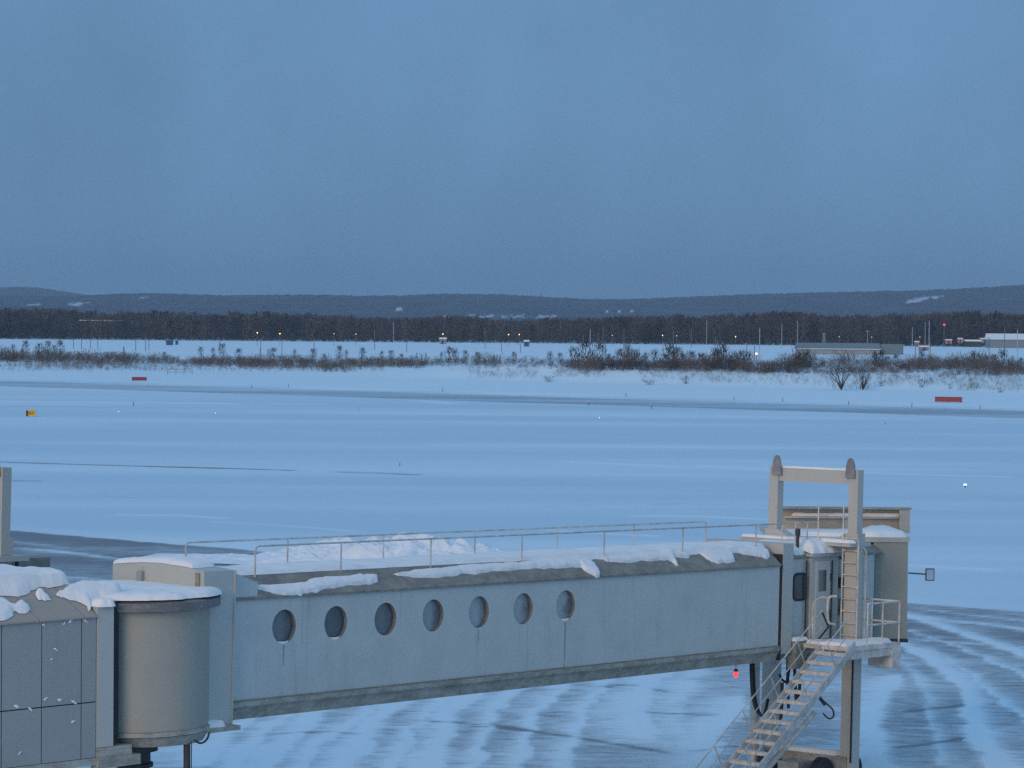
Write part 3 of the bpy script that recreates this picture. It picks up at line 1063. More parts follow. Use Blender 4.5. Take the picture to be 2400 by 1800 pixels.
mb.lathe((cx_, cy_, 0), [(.34, 0.0), (.34, Z0 - .95), (.42, Z0 - .94), (.42, Z0 - .86), (.36, Z0 - .85), (.36, Z0 - .60), (.52, Z0 - .59), (.52, Z0 - .48), (.44, Z0 - .47), (.6, Z0 - .345)], 32)
mb.build('support_column', M['dark'], BR, True)
mb = MB()
a = at(438, 1715, 61.5)
mb.tube([a, (a[0] + .02, a[1], 0)], .075, 10)
mb.tube([a + np.array([.1, 0, 0]), (a[0] + .09, a[1], 1.0), (a[0] + .05, a[1], 0)], .012, 5)
mb.build('downpipe', M['dark'], BR, True)
mb = MB()
c0 = at(462, 1738, 61.3)
mb.tube(spline([at(456, 1735, 61.3), at(470, 1742, 61.2), at(484, 1734, 61.1), at(491, 1716, 61.1)], 5), .022, 6)
mb.build('cable', M['rubber'], BR, True)
# small vent on the end face of the collar
mb = MB()
mb.box(B, -1.2, -1.102, 1.72, 1.88, 2.95, 3.24)
mb.build('roof_vent', M['panel'], BR)
mb = MB()
mb.box(B, -1.14, -1.101, -.02, .10, 2.6, 3.30)
mb.build('recess_strip', M['grime'], BR)

# roof handrails
def rail(vv, us, u0, u1, wbase, top, bend0=True, bend1=True):
    mb = MB()
    pts = []
    if bend0:
        pts += [B(u0, vv, wbase), B(u0, vv, top - .10), B(u0 + .03, vv, top - .03), B(u0 + .10, vv, top)]
    else:
        pts += [B(u0, vv, top)]
    if bend1:
        pts += [B(u1 - .10, vv, top), B(u1 - .03, vv, top - .03), B(u1, vv, top - .10), B(u1, vv, wbase)]
    else:
        pts += [B(u1, vv, top)]
    mb.tube(pts, .022, 7)
    h = mb.build('handrail', M['galv'], BR, True)
    for k in us:
        MB().tube([B(k, vv, wbase), B(k, vv, top - .012)], .02, 6).build('post', M['galv'], h, True)
    return h


RAILPOS = {}


# stair (runs down towards the terminal, beside the tunnel)
def put_stair():
    vn, vf = -1.68, -.68
    u_t, w_t = 22.55, .27
    du, dw, nt = .372, .244, 17
    def L(k, off=0.0):
        return (u_t - du * k, w_t - dw * k + off)
    mb = MB()
    for vv in (vn, vf):
        a, b = L(-1.0), L(nt)
        for o_ in (0,):
            mb.hexa([B(a[0], vv - .03, a[1] - .17), B(a[0], vv + .03, a[1] - .17), B(b[0], vv + .03, b[1] - .17), B(b[0], vv - .03, b[1] - .17),
                     B(a[0], vv - .03, a[1] + .09), B(a[0], vv + .03, a[1] + .09), B(b[0], vv + .03, b[1] + .09), B(b[0], vv - .03, b[1] + .09)])
    S = mb.build('service_stair', M['galv'], BR)
    base = None
    for k in range(nt):
        uu, ww = L(k)
        if base is None:
            mbt = MB()
            mbt.box(B, uu - .15, uu + .13, vn + .032, vf - .032, ww - .065, ww + .02)
            base = mbt.build('tread', M['tread'], S)
        else:
            c = base.copy()
            COL.objects.link(c)
            c.parent = S
            dlt = BU * (-du * k) + BW * (-dw * k)
            c.location = dlt
    for vv in (vn, vf):
        mb = MB()
        mb.tube([B(*L(-.6, 1.0)[:1], vv, L(-.6, 1.0)[1]), B(L(nt)[0], vv, L(nt, 1.0)[1])], .02, 6)
        mb.tube([B(L(-.6)[0], vv, L(-.6, .52)[1]), B(L(nt)[0], vv, L(nt, .52)[1])], .016, 6)
        for k in (1.5, 5, 8.5, 12, 15.5):
            a = L(k)
            mb.tube([B(a[0], vv, a[1]), B(a[0] - .42, vv, L(k, .66)[1])], .018, 6)
        mb.build('handrail', M['galv'], S, True)
    mb = MB()
    a, b = L(3.6), L(11)
    mb.tube([B(a[0] + .5, -1.2, a[1] - .72), B(b[0] + .35, -1.25, b[1] - .60)], .075, 10)
    mb.tube([B(a[0] + .5, -1.2, a[1] - .72), B(a[0] - 2.2, -1.2, a[1] - 2.35)], .05, 8)
    mb.build('strut', M['galv'], S, True)
    mb = MB()
    q = at(1928, 1668, 79.6)
    mb.tube(spline([at(1926, 1640, 79.6), at(1938, 1650, 79.6), at(1952, 1664, 79.5), at(1953, 1680, 79.5), at(1942, 1684, 79.5), at(1929, 1672, 79.6)], 5), .025, 6)
    mb.tube([at(1920, 1634, 79.7), at(1934, 1652, 79.6)], .05, 6)
    mb.build('hose', M['rubber'], S, True)
    return S


# lift frame with columns
def put_lift(F, P, vn, vf, um, legs=True, u_front=None):
    h = .16
    g = F(um, vn, 0)[2]
    for vv in (vn, vf):
        MB().box(F, um - .15, um + .15, vv - .15, vv + .15, 3.5, 5.33).build('lift_post', M['frame_paint'], P)
    mb = MB()
    mb.box(F, um - .10, um + .14, vn + .152, vf - .152, 4.92, 5.30)
    mb.build('lift_beam', M['frame_paint'], P)
    for vv, sgn in ((vn, 1), (vf, -1)):
        mb = MB()
        mb.prism([F(um - .2, vv - sgn * .22, 3.08), F(um - .2, vv + sgn * .95, 3.08), F(um - .2, vv + sgn * .95, 3.14),
                  F(um - .2, vv + sgn * .19, 3.52), F(um - .2, vv - sgn * .22, 3.52)], BU * .40)
        mb.build('gusset', M['frame_paint'], P)
        mb = MB()
        poly = []
        vc = vv + sgn * (.13 if sgn < 0 else .08)
        for i in range(11):
            a = math.pi * i / 10
            poly.append(F(um - .165, vc + .115 * math.cos(a) * (1 if math.sin(a) > .3 else 1.15), 5.48 + .19 * math.sin(a)))
        poly += [F(um - .165, vc - .16, 5.1), F(um - .165, vc + .16, 5.1)]
        mb.prism(poly, -BU * .06)
        mb.build('sheave_guard', M['dark_fin'], P)
    if legs:
        for vv in (vn, vf):
            mb = MB()
            foot = F(um, vv, 0)
            wlow = -foot[2] / BW[2]
            mb.box(F, um - .2, um + .2, vv - .2, vv + .2, wlow + .35, 3.078)
            mb.build('lift_column', M['frame_paint'], P)
        # bogie
        wlow = -F(um, vn, 0)[2] / BW[2]
        mb = MB()
        mb.box(F, um - .25, um + .25, vn - .05, vf + .05, wlow + .55, wlow + .95)
        mb.box(F, um - 1.1, um + 1.1, .5 * (vn + vf) - .35, .5 * (vn + vf) + .35, wlow + .45, wlow + .75)
        mb.build('bogie_frame', M['beam'], P)
        for su in (-.75, .75):
            for vv in (vn + .45, vf - .45):
                mb = MB()
                c = F(um + su, vv, wlow + .48)
                n = 20
                vs, prof = [], ((.12, -.17), (.40, -.17), (.47, -.10), (.47, .10), (.40, .17), (.12, .17))
                for r_, o2 in prof:
                    for i in range(n):
                        a = 2 * math.pi * i / n
                        vs.append(c + BV * o2 + r_ * (math.cos(a) * BU + math.sin(a) * BW))
                fs = [(q * n + i, q * n + (i + 1) % n, (q + 1) * n + (i + 1) % n, (q + 1) * n + i) for q in range(5) for i in range(n)]
                fs += [tuple(range(n)), tuple(5 * n + i for i in range(n))]
                mb.add(vs, fs)
                mb.build('wheel', M['rubber'], P, True)


M['dark_fin'] = plain('weathered_fin_steel', (0.27, 0.26, 0.26), 0.7)
put_lift(B, BR, -.55, 2.18, 24.6)
mb = MB()
mb.box(B, 24.0, 25.1, -.78, 3.0, 3.155, 3.25)
mb.build('lift_base_plate', M['frame_paint'], BR)
put_stair()
rail(.42, [3.9, 7.1, 10.6, 14.0, 17.5, 21.0, 23.6], 1.05, 24.2, 3.1, 3.80, True, False)
rail(2.12, [3.9, 7.3, 10.8, 14.2, 17.6], .55, 21.0, 3.1, 3.80, True, True)

# landing beside the inner tunnel
mb = MB()
mb.box(B, 22.72, 25.35, -1.70, -.76, .33, .45)
mb.box(B, 22.72, 24.38, -.758, .158, .33, .45)
mb.box(B, 22.74, 25.3, -1.66, -1.60, .10, .328)
mb.box(B, 24.9, 25.35, -1.70, -.9, -.25, .328)
mb.build('landing', M['tread'], BR)
mb = MB()
for hh in (1.62, 1.02):
    mb.tube([B(25.3, -.4, hh), B(25.3, -1.66, hh), B(23.6, -1.66, hh)], .028, 7)
for q in ((25.3, -1.66), (25.3, -.75), (24.4, -1.66), (23.6, -1.66)):
    mb.tube([B(q[0], q[1], .45), B(q[0], q[1], 1.62)], .024, 6)
mb.tube(spline([B(23.75, -.5, .95), B(23.72, -.30, 1.0), B(23.72, -.25, 1.2), B(23.72, -.25, 1.55), B(23.75, -.30, 1.72), B(23.8, -.5, 1.75)], 4), .035, 7)
mb.build('landing_rail', M['tread'], BR, True)
mb = MB()
mb.tube(spline([B(22.45, -.6, .65), B(22.50, -.55, 1.15), B(22.45, -.6, 1.62), B(22.7, -.7, 1.78), B(22.8, -.9, 1.75)], 4), .028, 6)
mb.build('landing_rail', M['tread'], BR, True)

# service cabin with door
mb = MB()
mb.box(B, 23.32, 24.72, .06, .197, .452, 2.86)
cabn = mb.build('service_cabin', M['paint'], BR)
mb = MB()
mb.box(B, 23.52, 24.24, .025, .058, .50, 2.72)
dr = mb.build('door', M['paint_wall'], BR)
mb = MB()
mb.box(B, 23.64, 24.02, .012, .023, 1.86, 2.46)
mb.build('pane', glass('door_glass', .35), dr)
mb = MB()
for ww in (2.25, 1.2):
    mb.box(B, 24.26, 24.32, .0, .058, ww - .1, ww + .1)
mb.box(B, 24.36, 24.39, .03, .058, .5, 2.72)
mb.build('hinge', M['dark'], dr)
mb = MB()
mb.box(B, 22.33, 23.0, -.12, .15, -.25, .52)
mb.build('equipment_box', M['grime'], BR)
mb = MB()
mb.box(B, 23.2, 24.9, -.05, .197, 2.862, 2.95)
mb.build('door_canopy', M['paint'], BR)

# ladder against the lift column
mb = MB()
UL = 24.30
for vv, top in ((-.86, 3.35), (-.34, 4.35)):
    mb.tube([B(UL, vv, .45), B(UL, vv, top)], .022, 6)
mb.tube([B(UL - .4, .25, 3.0), B(UL - .4, .25, 4.3)], .02, 6)
LD = mb.build('ladder', M['tread'], BR, True)
for k in range(9):
    MB().tube([B(UL, -.86, .62 + .345 * k), B(UL, -.34, .62 + .345 * k)], .018, 6).build('rung', M['tread'], LD, True)
mb = MB()
for q in (.75, 1.2):
    mb.tube(spline([B(23.5, q - .1, 3.0), B(23.5, q + .02, 3.3), B(23.5, q, 3.75)], 4), .018, 6)
mb.build('roof_cable', M['galv'], BR, True)
mb = MB()
q = B(23.0, .35, 3.1)
mb.tube([q, q + BW * .35], .05, 8)
mb.tube([q + BW * .35, q + BW * .55], .075, 8)
mb.build('roof_lamp', M['dark'], BR, True)

# conduits and small boxes about the cab and the column
for pts, r_, m in (([(24.79, -.82, .5), (24.79, -.82, 3.0), (24.79, -.6, 3.3)], .03, 'galv'), ([(25.0, .10, .5), (25.0, .10, 2.7), (25.0, .5, 3.1)], .035, 'dark'), ([(25.35, .14, .3), (25.35, .14, 2.8)], .05, 'galv'),
                 ([(23.15, .12, .5), (23.15, .12, 2.75)], .03, 'dark'), ([(24.33, -.75, -3.0), (24.33, -.75, .3)], .03, 'rubber'), ([(23.25, -.2, .46), (23.4, -.5, .9), (23.3, -.35, 1.3)], .03, 'rubber')):
    MB().tube([B(*q_) for q_ in pts], r_, 6).build('conduit', M[m], BR, True)
MB().box(B, 25.05, 25.3, .02, .19, 1.1, 1.6).build('junction_box', M['galv'], BR)
MB().box(B, 24.9, 25.1, .02, .19, 1.9, 2.2).build('junction_box', M['dark'], BR)

# cables and hoses below the tunnel
mb = MB()
def hang(px, y0, y1, d, sway):
    return spline([at(px, y0, d), at(px + sway * .2, .5 * (y0 + y1), d), at(px + sway, y1, d)], 6)
for pts in (spline([at(1760, 1545, 80), at(1761, 1590, 80), at(1765, 1635, 80), at(1775, 1668, 80), at(1790, 1676, 80), at(1800, 1640, 81)], 6),
            spline([at(1765, 1545, 80.2), at(1767, 1600, 80.2), at(1771, 1645, 80.2), at(1781, 1674, 80.2)], 6)):
    mb.tube(pts, .045, 7)
for px, y0, y1, sw in ((1852, 1520, 1600, -8), (1862, 1520, 1640, 4), (1868, 1520, 1580, 14), (1846, 1520, 1660, 2), (1833, 1600, 1700, -4), (1875, 1590, 1640, -6)):
    mb.tube(hang(px, y0, y1, 81.3, sw), .05, 6)
mb.tube(spline([at(1872, 1548, 80.6), at(1885, 1548, 80.6), at(1896, 1530, 80.6)], 5), .018, 6)
mb.tube(spline([at(1826, 1580, 81), at(1836, 1596, 81), at(1850, 1600, 81)], 5), .04, 6)
mb.build('cable', M['rubber'], BR, True)
mb = MB()
a = B(23.6, 2.1, 0)
mb.tube([a, (a[0], a[1], .6)], .14, 12)
mb.build('leg_tube', M['galv'], BR, True)

# cab at the end: its back wall faces the terminal
CBX = lambda a, b, c: np.array([a, b, c])
cx1 = at(2129, 1400, 84.3)[0]
zc0, zc1 = at(2110, 1500, 84.3)[2], at(2110, 1272, 84.3)[2]
mb = MB()
mb.box(CBX, cx1 - 1.02, cx1, 84.3, 88.9, zc0, zc1)
mb.build('cab_wall', M['rotunda'], BR, False, .04)
mb = MB()
mb.box(CBX, cx1 - 3.9, cx1 - 1.022, 84.75, 88.7, zc0 + .08, zc1 - .01)
mb.build('cab_wall', M['paint_wall'], BR)
mb = MB()
for k in range(4):
    mb.box(CBX, cx1 - 1.62 + .15 * k, cx1 - 1.53 + .15 * k, 84.68, 84.748, zc0 + .1, zc1 - .05)
mb.build('curtain_slat', M['paint_wall'], BR)
mb = MB()
mb.box(CBX, cx1 - 4.0, cx1 + .05, 84.26, 88.95, zc1 + .003, zc1 + .14)
mb.build('cab_roof', M['paint'], BR)
mb = MB()
mb.box(CBX, cx1 - 1.05, cx1 + .03, 84.28, 88.9, zc0 - .09, zc0 - .003)
mb.build('cab_sill', M['dark'], BR)
# tall housing of the folding canopy
hx0, hx1 = at(1806, 1200, 86.4)[0], at(2131, 1200, 86.4)[0]
hz1 = at(1970, 1192, 86.4)[2]
hzb = zc1 + .145
mb = MB()
mb.box(CBX, hx0, hx1, 86.4, 86.55, hzb, hz1)
mb.box(CBX, hx1 - .32, hx1 - .002, 86.1, 86.398, hzb, hz1 - .002)
mb.build('canopy_housing', M['housing'], BR)
mb = MB()
mb.box(CBX, hx0 - .05, hx1 + .05, 86.05, 86.6, hz1 + .002, hz1 + .04)
mb.build('housing_cap', M['beam'], BR)
mb = MB()
mb.box(CBX, hx0 + .4, hx1 - .34, 86.2, 86.397, hzb + .42, hzb + .48)
mb.build('housing_ledge', M['housing'], BR)
mb = MB()
mb.box(CBX, hx0 + 2.25, hx0 + 2.45, 86.32, 86.397, hzb, hzb + .418)
mb.build('housing_post', M['paint_wall'], BR)
# mirror on an arm
mb = MB()
mb.tube([at(2129, 1343, 84.6), at(2172, 1346, 84.6)], .022, 7)
ma = mb.build('mirror_arm', M['dark'], BR, True)
fr_ = lambda a, b, c: at(2180, 1347, 84.55) + np.array([a, b, c])
mb = MB()
mb.box(fr_, -.135, .135, 0, .09, -.185, .185)
mb.build('mirror', M['dark'], ma, False, .03)
mb = MB()
mb.box(fr_, -.105, .105, -.008, -.002, -.155, .155)
mb.build('mirror_glass', M['mirror'], ma)

# red warning lamp hanging under the tunnel
q = B(19.57, .35, .0)
q = at(1725, 1558, np.linalg.norm(q - CAM))
LT = thing('warning_lamp', 'small glowing red warning lamp hanging below the bridge tunnel', 'lamp', q)
MB().tube([q, q - np.array([0, 0, .13])], .012, 6).build('stem', M['dark'], LT)
MB().tube([q - np.array([0, 0, .12]), q - np.array([0, 0, .19])], [.05, .065], 10).build('socket', M['dark'], LT, True)
mb = MB()
mb.lathe(q - np.array([0, 0, .35]), [(.02, 0), (.05, .03), (.06, .09), (.05, .155)], 14)
mb.build('bulb', M['lamp_red'], LT, True)

# ------------------------------------------------------------------ snow lying on the roofs
def snow_patch(label, outline, base, thick, cell=.07, up=None, rough=.25, rw=None):
    up = np.array([0, 0, 1.0]) if up is None else up
    P = np.array(spline([np.array(p, float) for p in outline] + [np.array(outline[0], float)], 6)[:-1])
    P = P + RNG.normal(0, .014, P.shape)
    x0, y0 = P.min(0) - cell
    x1, y1 = P.max(0) + cell
    xs, ys = np.arange(x0, x1 + cell, cell), np.arange(y0, y1 + cell, cell)
    X, Y = np.meshgrid(xs, ys)
    inside = np.zeros(X.shape, bool)
    Q = np.roll(P, -1, 0)
    best = np.full(X.shape, 1e9)
    NX, NY = X.copy(), Y.copy()
    for (ax, ay), (bx, by) in zip(P, Q):
        c = ((ay > Y) != (by > Y)) & (X < (bx - ax) * (Y - ay) / ((by - ay) if by != ay else 1e-9) + ax)
        inside ^= c
        dx, dy = bx - ax, by - ay
        tt = np.clip(((X - ax) * dx + (Y - ay) * dy) / (dx * dx + dy * dy + 1e-12), 0, 1)
        qx, qy = ax + tt * dx, ay + tt * dy
        dd = np.hypot(X - qx, Y - qy)
        m = dd < best
        best = np.where(m, dd, best)
        NX, NY = np.where(m, qx, NX), np.where(m, qy, NY)
    sd = np.where(inside, best, -best)
    snap = (sd < cell * .45) & (sd > -cell * 1.0)
    X2, Y2 = np.where(snap, NX, X), np.where(snap, NY, Y)
    sdv = np.where(snap, 0, sd)
    ok = sdv > -cell * .45
    rw = rw or thick * 1.1
    e = np.clip(sdv / rw, 0, 1)
    Hh = thick * np.sqrt(np.clip(1 - (1 - e) ** 2, 0, 1)) * (1 + rough * 2 * (fbm(X * 1.7 + 3, Y * 1.7, 4) - .5) + .22 * (fbm(X * 6 + 11, Y * 6, 3) - .5))
    idx = -np.ones(X.shape, int)
    vs, fs = [], []
    for j in range(X.shape[0]):
        for i in range(X.shape[1]):
            if ok[j, i]:
                idx[j, i] = len(vs)
                vs.append(base(X2[j, i], Y2[j, i]) + up * Hh[j, i])
    for j in range(X.shape[0] - 1):
        for i in range(X.shape[1] - 1):
            q = (idx[j, i], idx[j, i + 1], idx[j + 1, i + 1], idx[j + 1, i])
            if min(q) >= 0:
                fs.append(q)
    mb = MB()
    mb.add(vs, fs)
    c = np.mean(np.array(vs), 0)
    # skirt: close the rim downwards a little so that the patch has a solid edge
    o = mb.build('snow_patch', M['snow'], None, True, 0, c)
    return tag(o, label, 'snow')


def roofb(u, v):
    """outer tunnel roof surface at (u, v), drooping past the eave"""
    if v < -.05:
        return B(u, v * .5 - .025, 2.70 + (v + .05) * 1.6)
    if v < .45:
        return B(u, v, 2.705 + (v + .05) / .5 * .44)
    return B(u, v, 3.148)


rr_ = np.random.default_rng(5)
# the flat top, its near rim wavering along the eave
near_rim = [(0.0, .55), (.9, .52), (2.0, .50), (3.3, .56), (4.6, .50), (6, .52), (7.4, .5), (8.6, .47), (10, .46), (12, .42), (13.6, .38), (15, .42), (17, .36), (18.6, .36), (20, .34), (21.5, .38)]
snow_patch('long sheet of snow covering the flat roof of the bridge tunnel', near_rim + [(21.5, 2.3), (14, 2.3), (7, 2.32), (.0, 2.3)], roofb, .09, .10, rough=.5)
snow_patch('strip of slipped snow on the eave at the rotunda end of the tunnel', [(.6, .30), (1.1, .22), (2.2, .22), (3.3, .32), (4.6, .34), (5.0, .27), (4.7, .10), (3.6, .08), (2.6, -.02), (1.8, -.06), (1.1, .05)], roofb, .075, .05, up=BW * .8 - BV * .6)
snow_patch('longest strip of snow along the middle of the tunnel eave', [(5.6, .30), (6.4, .38), (8.5, .42), (10.4, .43), (12.0, .45), (13.2, .42), (13.3, .16), (12.4, .22), (12.0, .20), (10.4, .24), (9.0, .20), (7.6, .16), (6.5, .17), (5.8, .24)], roofb, .07, .05, up=BW * .8 - BV * .6)
snow_patch('rounded lump of snow sliding off the eave past the last porthole', [(12.7, .4), (13.2, .38), (13.35, .2), (13.3, .0), (13.1, -.08), (12.9, .0), (12.75, .18)], roofb, .09, .04, up=BW * .7 - BV * .7)
snow_patch('ragged snow on the eave midway between portholes and end collar', [(13.8, .45), (15.6, .44), (17.6, .42), (17.6, .28), (17.0, .30), (16.9, .12), (16.75, .10), (16.6, .24), (15.4, .26), (14.6, .25), (14.0, .32)], roofb, .07, .05, up=BW * .8 - BV * .6)
snow_patch('square tongue of snow hanging over the eave near the collar', [(18.2, .44), (19.6, .44), (19.6, .18), (19.4, .08), (18.7, .08), (18.4, .2)], roofb, .075, .05, up=BW * .8 - BV * .6)
snow_patch('snow on the eave right beside the tall end collar', [(20.0, .44), (21.4, .44), (21.4, .22), (21.1, .12), (20.9, .2), (20.2, .30)], roofb, .07, .05, up=BW * .8 - BV * .6)


def roofi(u, v):
    if v < IV0 - .03:
        return B(u, v, 2.86 + (v - IV0 + .03) * 1.2)
    if v < IV0 + .25:
        return B(u, v, 2.865 + (v - IV0 + .03) / .28 * .21)
    return B(u, v, 3.08)


snow_patch('snow blanket on the narrow inner tunnel below the lift frame', [(22.35, .34), (23.0, .22), (23.6, .28), (24.6, .35), (25.8, .3), (26.4, .5), (26.4, 2.1), (24, 2.2), (22.35, 2.1)], roofi, .14, .07)
snow_patch('pointed white heap of snow on the canopy above the cabin door', [(23.2, -.04), (24.0, -.10), (24.85, -.05), (24.85, .18), (24.3, .75), (23.6, .8), (23.2, .19)],
           lambda u, v: B(u, v, 2.953 + max(0, v) * .25), .30, .05, rw=.42)


def rot_base(x, y):
    return np.array([RC[0] + x, RC[1] + y, Z1 + .255])


ol = []
for k in range(26):
    a = 2 * math.pi * k / 26
    r_ = 1.73 + .04 * math.sin(3 * a + 1) + rr_.uniform(-.03, .04)
    ol.append((r_ * math.cos(a), r_ * math.sin(a)))
snow_patch('thick rounded cushion of snow on the rotunda roof', ol, rot_base, .15, .07, rough=.2, rw=.28)
snow_patch('smooth snow cap on the tall tunnel collar behind the rotunda roof', [(-1.08, .25), (-1.08, 1.3), (-1.09, 2.72), (-.6, 2.72), (-.2, 2.7), (-.2, 1.3), (-.2, .45), (-.6, .3)],
           lambda u, v: B(u, v, 3.345 + .10 * math.sin(math.pi * min(1, max(0, (v + .14) / (WT + .28))))), .13, .06, rough=.2, rw=.3)
snow_patch('small snow heap at the foot of the tunnel collar', [(-1.2, -.1), (-.9, -.25), (-.5, -.28), (-.4, -.16), (-.9, .1)], lambda u, v: B(u, v, -.06), .2, .05)
MB_l = MB()
MB_l.box(B, -1.25, -.02, -.3, .1, -.16, -.062)
MB_l.build('collar_step', M['beam'], BR)
zr = zc1 + .145
snow_patch('rounded mound of snow at the right end of the cab roof', [(cx1 - 1.35, 84.4), (cx1 - .6, 84.28), (cx1 - .02, 84.4), (cx1 - .05, 85.6), (cx1 - .35, 86.05), (cx1 - 1.3, 86.05)], lambda x, y: np.array([x, y, zr]), .26, .08, rw=.7)
snow_patch('snow lying on the cab roof behind the lift frame', [(cx1 - 3.8, 84.6), (cx1 - 2.4, 84.4), (cx1 - 1.5, 84.5), (cx1 - 1.5, 86), (cx1 - 2.6, 86.05), (cx1 - 3.8, 86.05)], lambda x, y: np.array([x, y, zr]), .12, .09)
snow_patch('thin snow line on the ledge of the canopy housing', [(hx0 + .7, 86.21), (hx0 + 1.6, 86.21), (hx1 - 1.2, 86.21), (hx1 - .4, 86.21), (hx1 - .4, 86.38), (hx0 + 1.7, 86.38), (hx0 + .7, 86.38)], lambda x, y: np.array([x, y, hzb + .483]), .10, .06)
snow_patch('snow on the top beam of the tall lift frame', [(24.52, -.38), (24.7, -.38), (24.72, .9), (24.72, 2.14), (24.52, 2.14), (24.50, .9)], lambda u, v: B(u, v, 5.302), .06, .05)
snow_patch('snow on the near foot of the lift frame', [(24.05, -.72), (24.35, -.74), (24.38, .3), (24.3, .7), (24.05, .6)], lambda u, v: B(u, v, 3.255), .10, .05)
snow_patch('snow on the far foot of the lift frame', [(24.05, 1.4), (24.38, 1.2), (24.38, 2.9), (24.05, 2.9)], lambda u, v: B(u, v, 3.255), .08, .05)
snow_patch('snow on the stair landing beside the cabin door', [(22.8, -1.5), (24.2, -1.55), (25.2, -1.5), (25.2, -.85), (24.4, -.85), (22.8, -.1)], lambda u, v: B(u, v, .452), .10, .07)
snow_patch('snow on the dark equipment box under the inner tunnel', [(22.36, -.1), (22.97, -.1), (22.97, .13), (22.36, .13)], lambda u, v: B(u, v, .522), .09, .04)
wl_ = -B(24.6, .9, 0)[2] / BW[2]
snow_patch('snow lying on the wheel bogie between the lift columns', [(24.38, -.2), (24.8, -.2), (24.8, 2.0), (24.38, 2.0)], lambda u, v: B(u, v, wl_ + .952), .12, .06)

# ------------------------------------------------------------------ fixed walkway on the left
WP = at(225, 1775, 60.0)
WD = np.array([.73, .683, 0])
WD /= np.linalg.norm(WD)
WN = np.array([-WD[1], WD[0], 0])


def W(a, b, c):
    """a along (towards the rotunda), b away from the camera, c up from the wall foot"""
    return WP + WD * a + WN * b + np.array([0, 0, c])


FW = thing('fixed_walkway', 'grey clad fixed walkway with snow on its roof, left of the rotunda', 'walkway', (WP[0], WP[1], 0))


def wall_a(px, py):
    q = ray(px, py)
    tt = ((WP - CAM) @ WN) / (q @ WN)
    X = CAM + q * tt - WP
    return X @ WD, X[2]


js = [wall_a(p, 1600)[0] for p in (-190, -92, 4, 98, 191, 226)]
seam = wall_a(205, 1647)[1]
topz = wall_a(205, 1449)[1]
mbk = MB()
mbk.box(W, js[0], js[-1], .05, 2.8, .03, topz + .02)
mbk.build('wall_core', M['rubber'], FW)
for a, b in zip(js[:-1], js[1:]):
    for c0, c1 in ((0.0, seam - .012), (seam + .012, topz)):
        mb = MB()
        mb.box(W, a + .012, b - .012, 0, .048, c0, c1)
        mb.build('panel', M['panel'], FW, False, .006)
# sloping sheet-metal eave, in three sheets with standing seams, then the roof
ej = [js[0], wall_a(-60, 1450)[0], wall_a(90, 1450)[0], wall_a(196, 1440)[0], js[-1]]
for a, b in zip(ej[:-1], ej[1:]):
    mb = MB()
    mb.hexa([W(a + .01, -.05, topz + .003), W(b - .01, -.05, topz + .003), W(b - .01 - .28, .75, topz + .62), W(a + .01 - .28, .75, topz + .62),
             W(a + .01, -.05, topz + .04), W(b - .01, -.05, topz + .04), W(b - .01 - .28, .75, topz + .66), W(a + .01 - .28, .75, topz + .66)])
    mb.build('eave_sheet', M['eave'], FW)
mb = MB()
mb.box(W, js[0] - .3, js[-1] - .75, .75, 2.8, topz + .5, topz + .78)
mb.build('roof', M['grime'], FW)
mb = MB()
mb.box(W, js[-1] + .005, js[-1] + .42, -.02, 2.6, .20, topz + .22)
mb.build('end_collar', M['paint'], FW)
mb = MB()
mb.box(W, js[-1] + .42, js[-1] + .62, .08, 2.4, .25, topz + .30)
mb.build('end_seal', M['rubber'], FW)
mb = MB()
mb.box(W, js[-1] + .005, js[-1] + .9, -.02, 2.2, -.02, .19)
mb.box(W, js[0], js[-1], -.01, 2.6, -.16, -.01)
mb.box(W, js[-1] + .005, js[-1] + 1.1, -.06, .2, -.24, -.022)
mb.build('floor_beam', M['beam'], FW)
mb = MB()
for a in (js[0] + .6, js[-1] - .5):
    c = W(a, 1.4, 0)
    mb.tube([(c[0], c[1], 0), (c[0], c[1], WP[2])], .28, 14)
mb.build('support_column', M['panel'], FW, True)


def wroof(a, b):
    if b < .75:
        return W(a, b, topz + .06 + (b + .05) / .8 * .62)
    return W(a, b, topz + .785)


E_ = js[-1]


def roof_ab(px, py, c):
    q = ray(px, py)
    X = CAM + q * ((WP[2] + c - CAMH) / q[2]) - WP
    return X @ WD, X @ WN


CT = topz + .785
def eave_ab(px, py):
    """point of the sloping eave seen at a place, as (along, across)"""
    q = ray(px, py)
    p0, n_ = W(0, 0, topz + .09), np.cross(WD, WN * .8 + np.array([0, 0, .62]))
    X = CAM + q * (((p0 - CAM) @ n_) / (q @ n_)) - WP
    return X @ WD, X @ WN


def walk_ab(px, py):
    a, b = eave_ab(px, py)
    if b > .75:
        a, b = roof_ab(px, py, CT)
        b = max(b, .76)
    return a, b


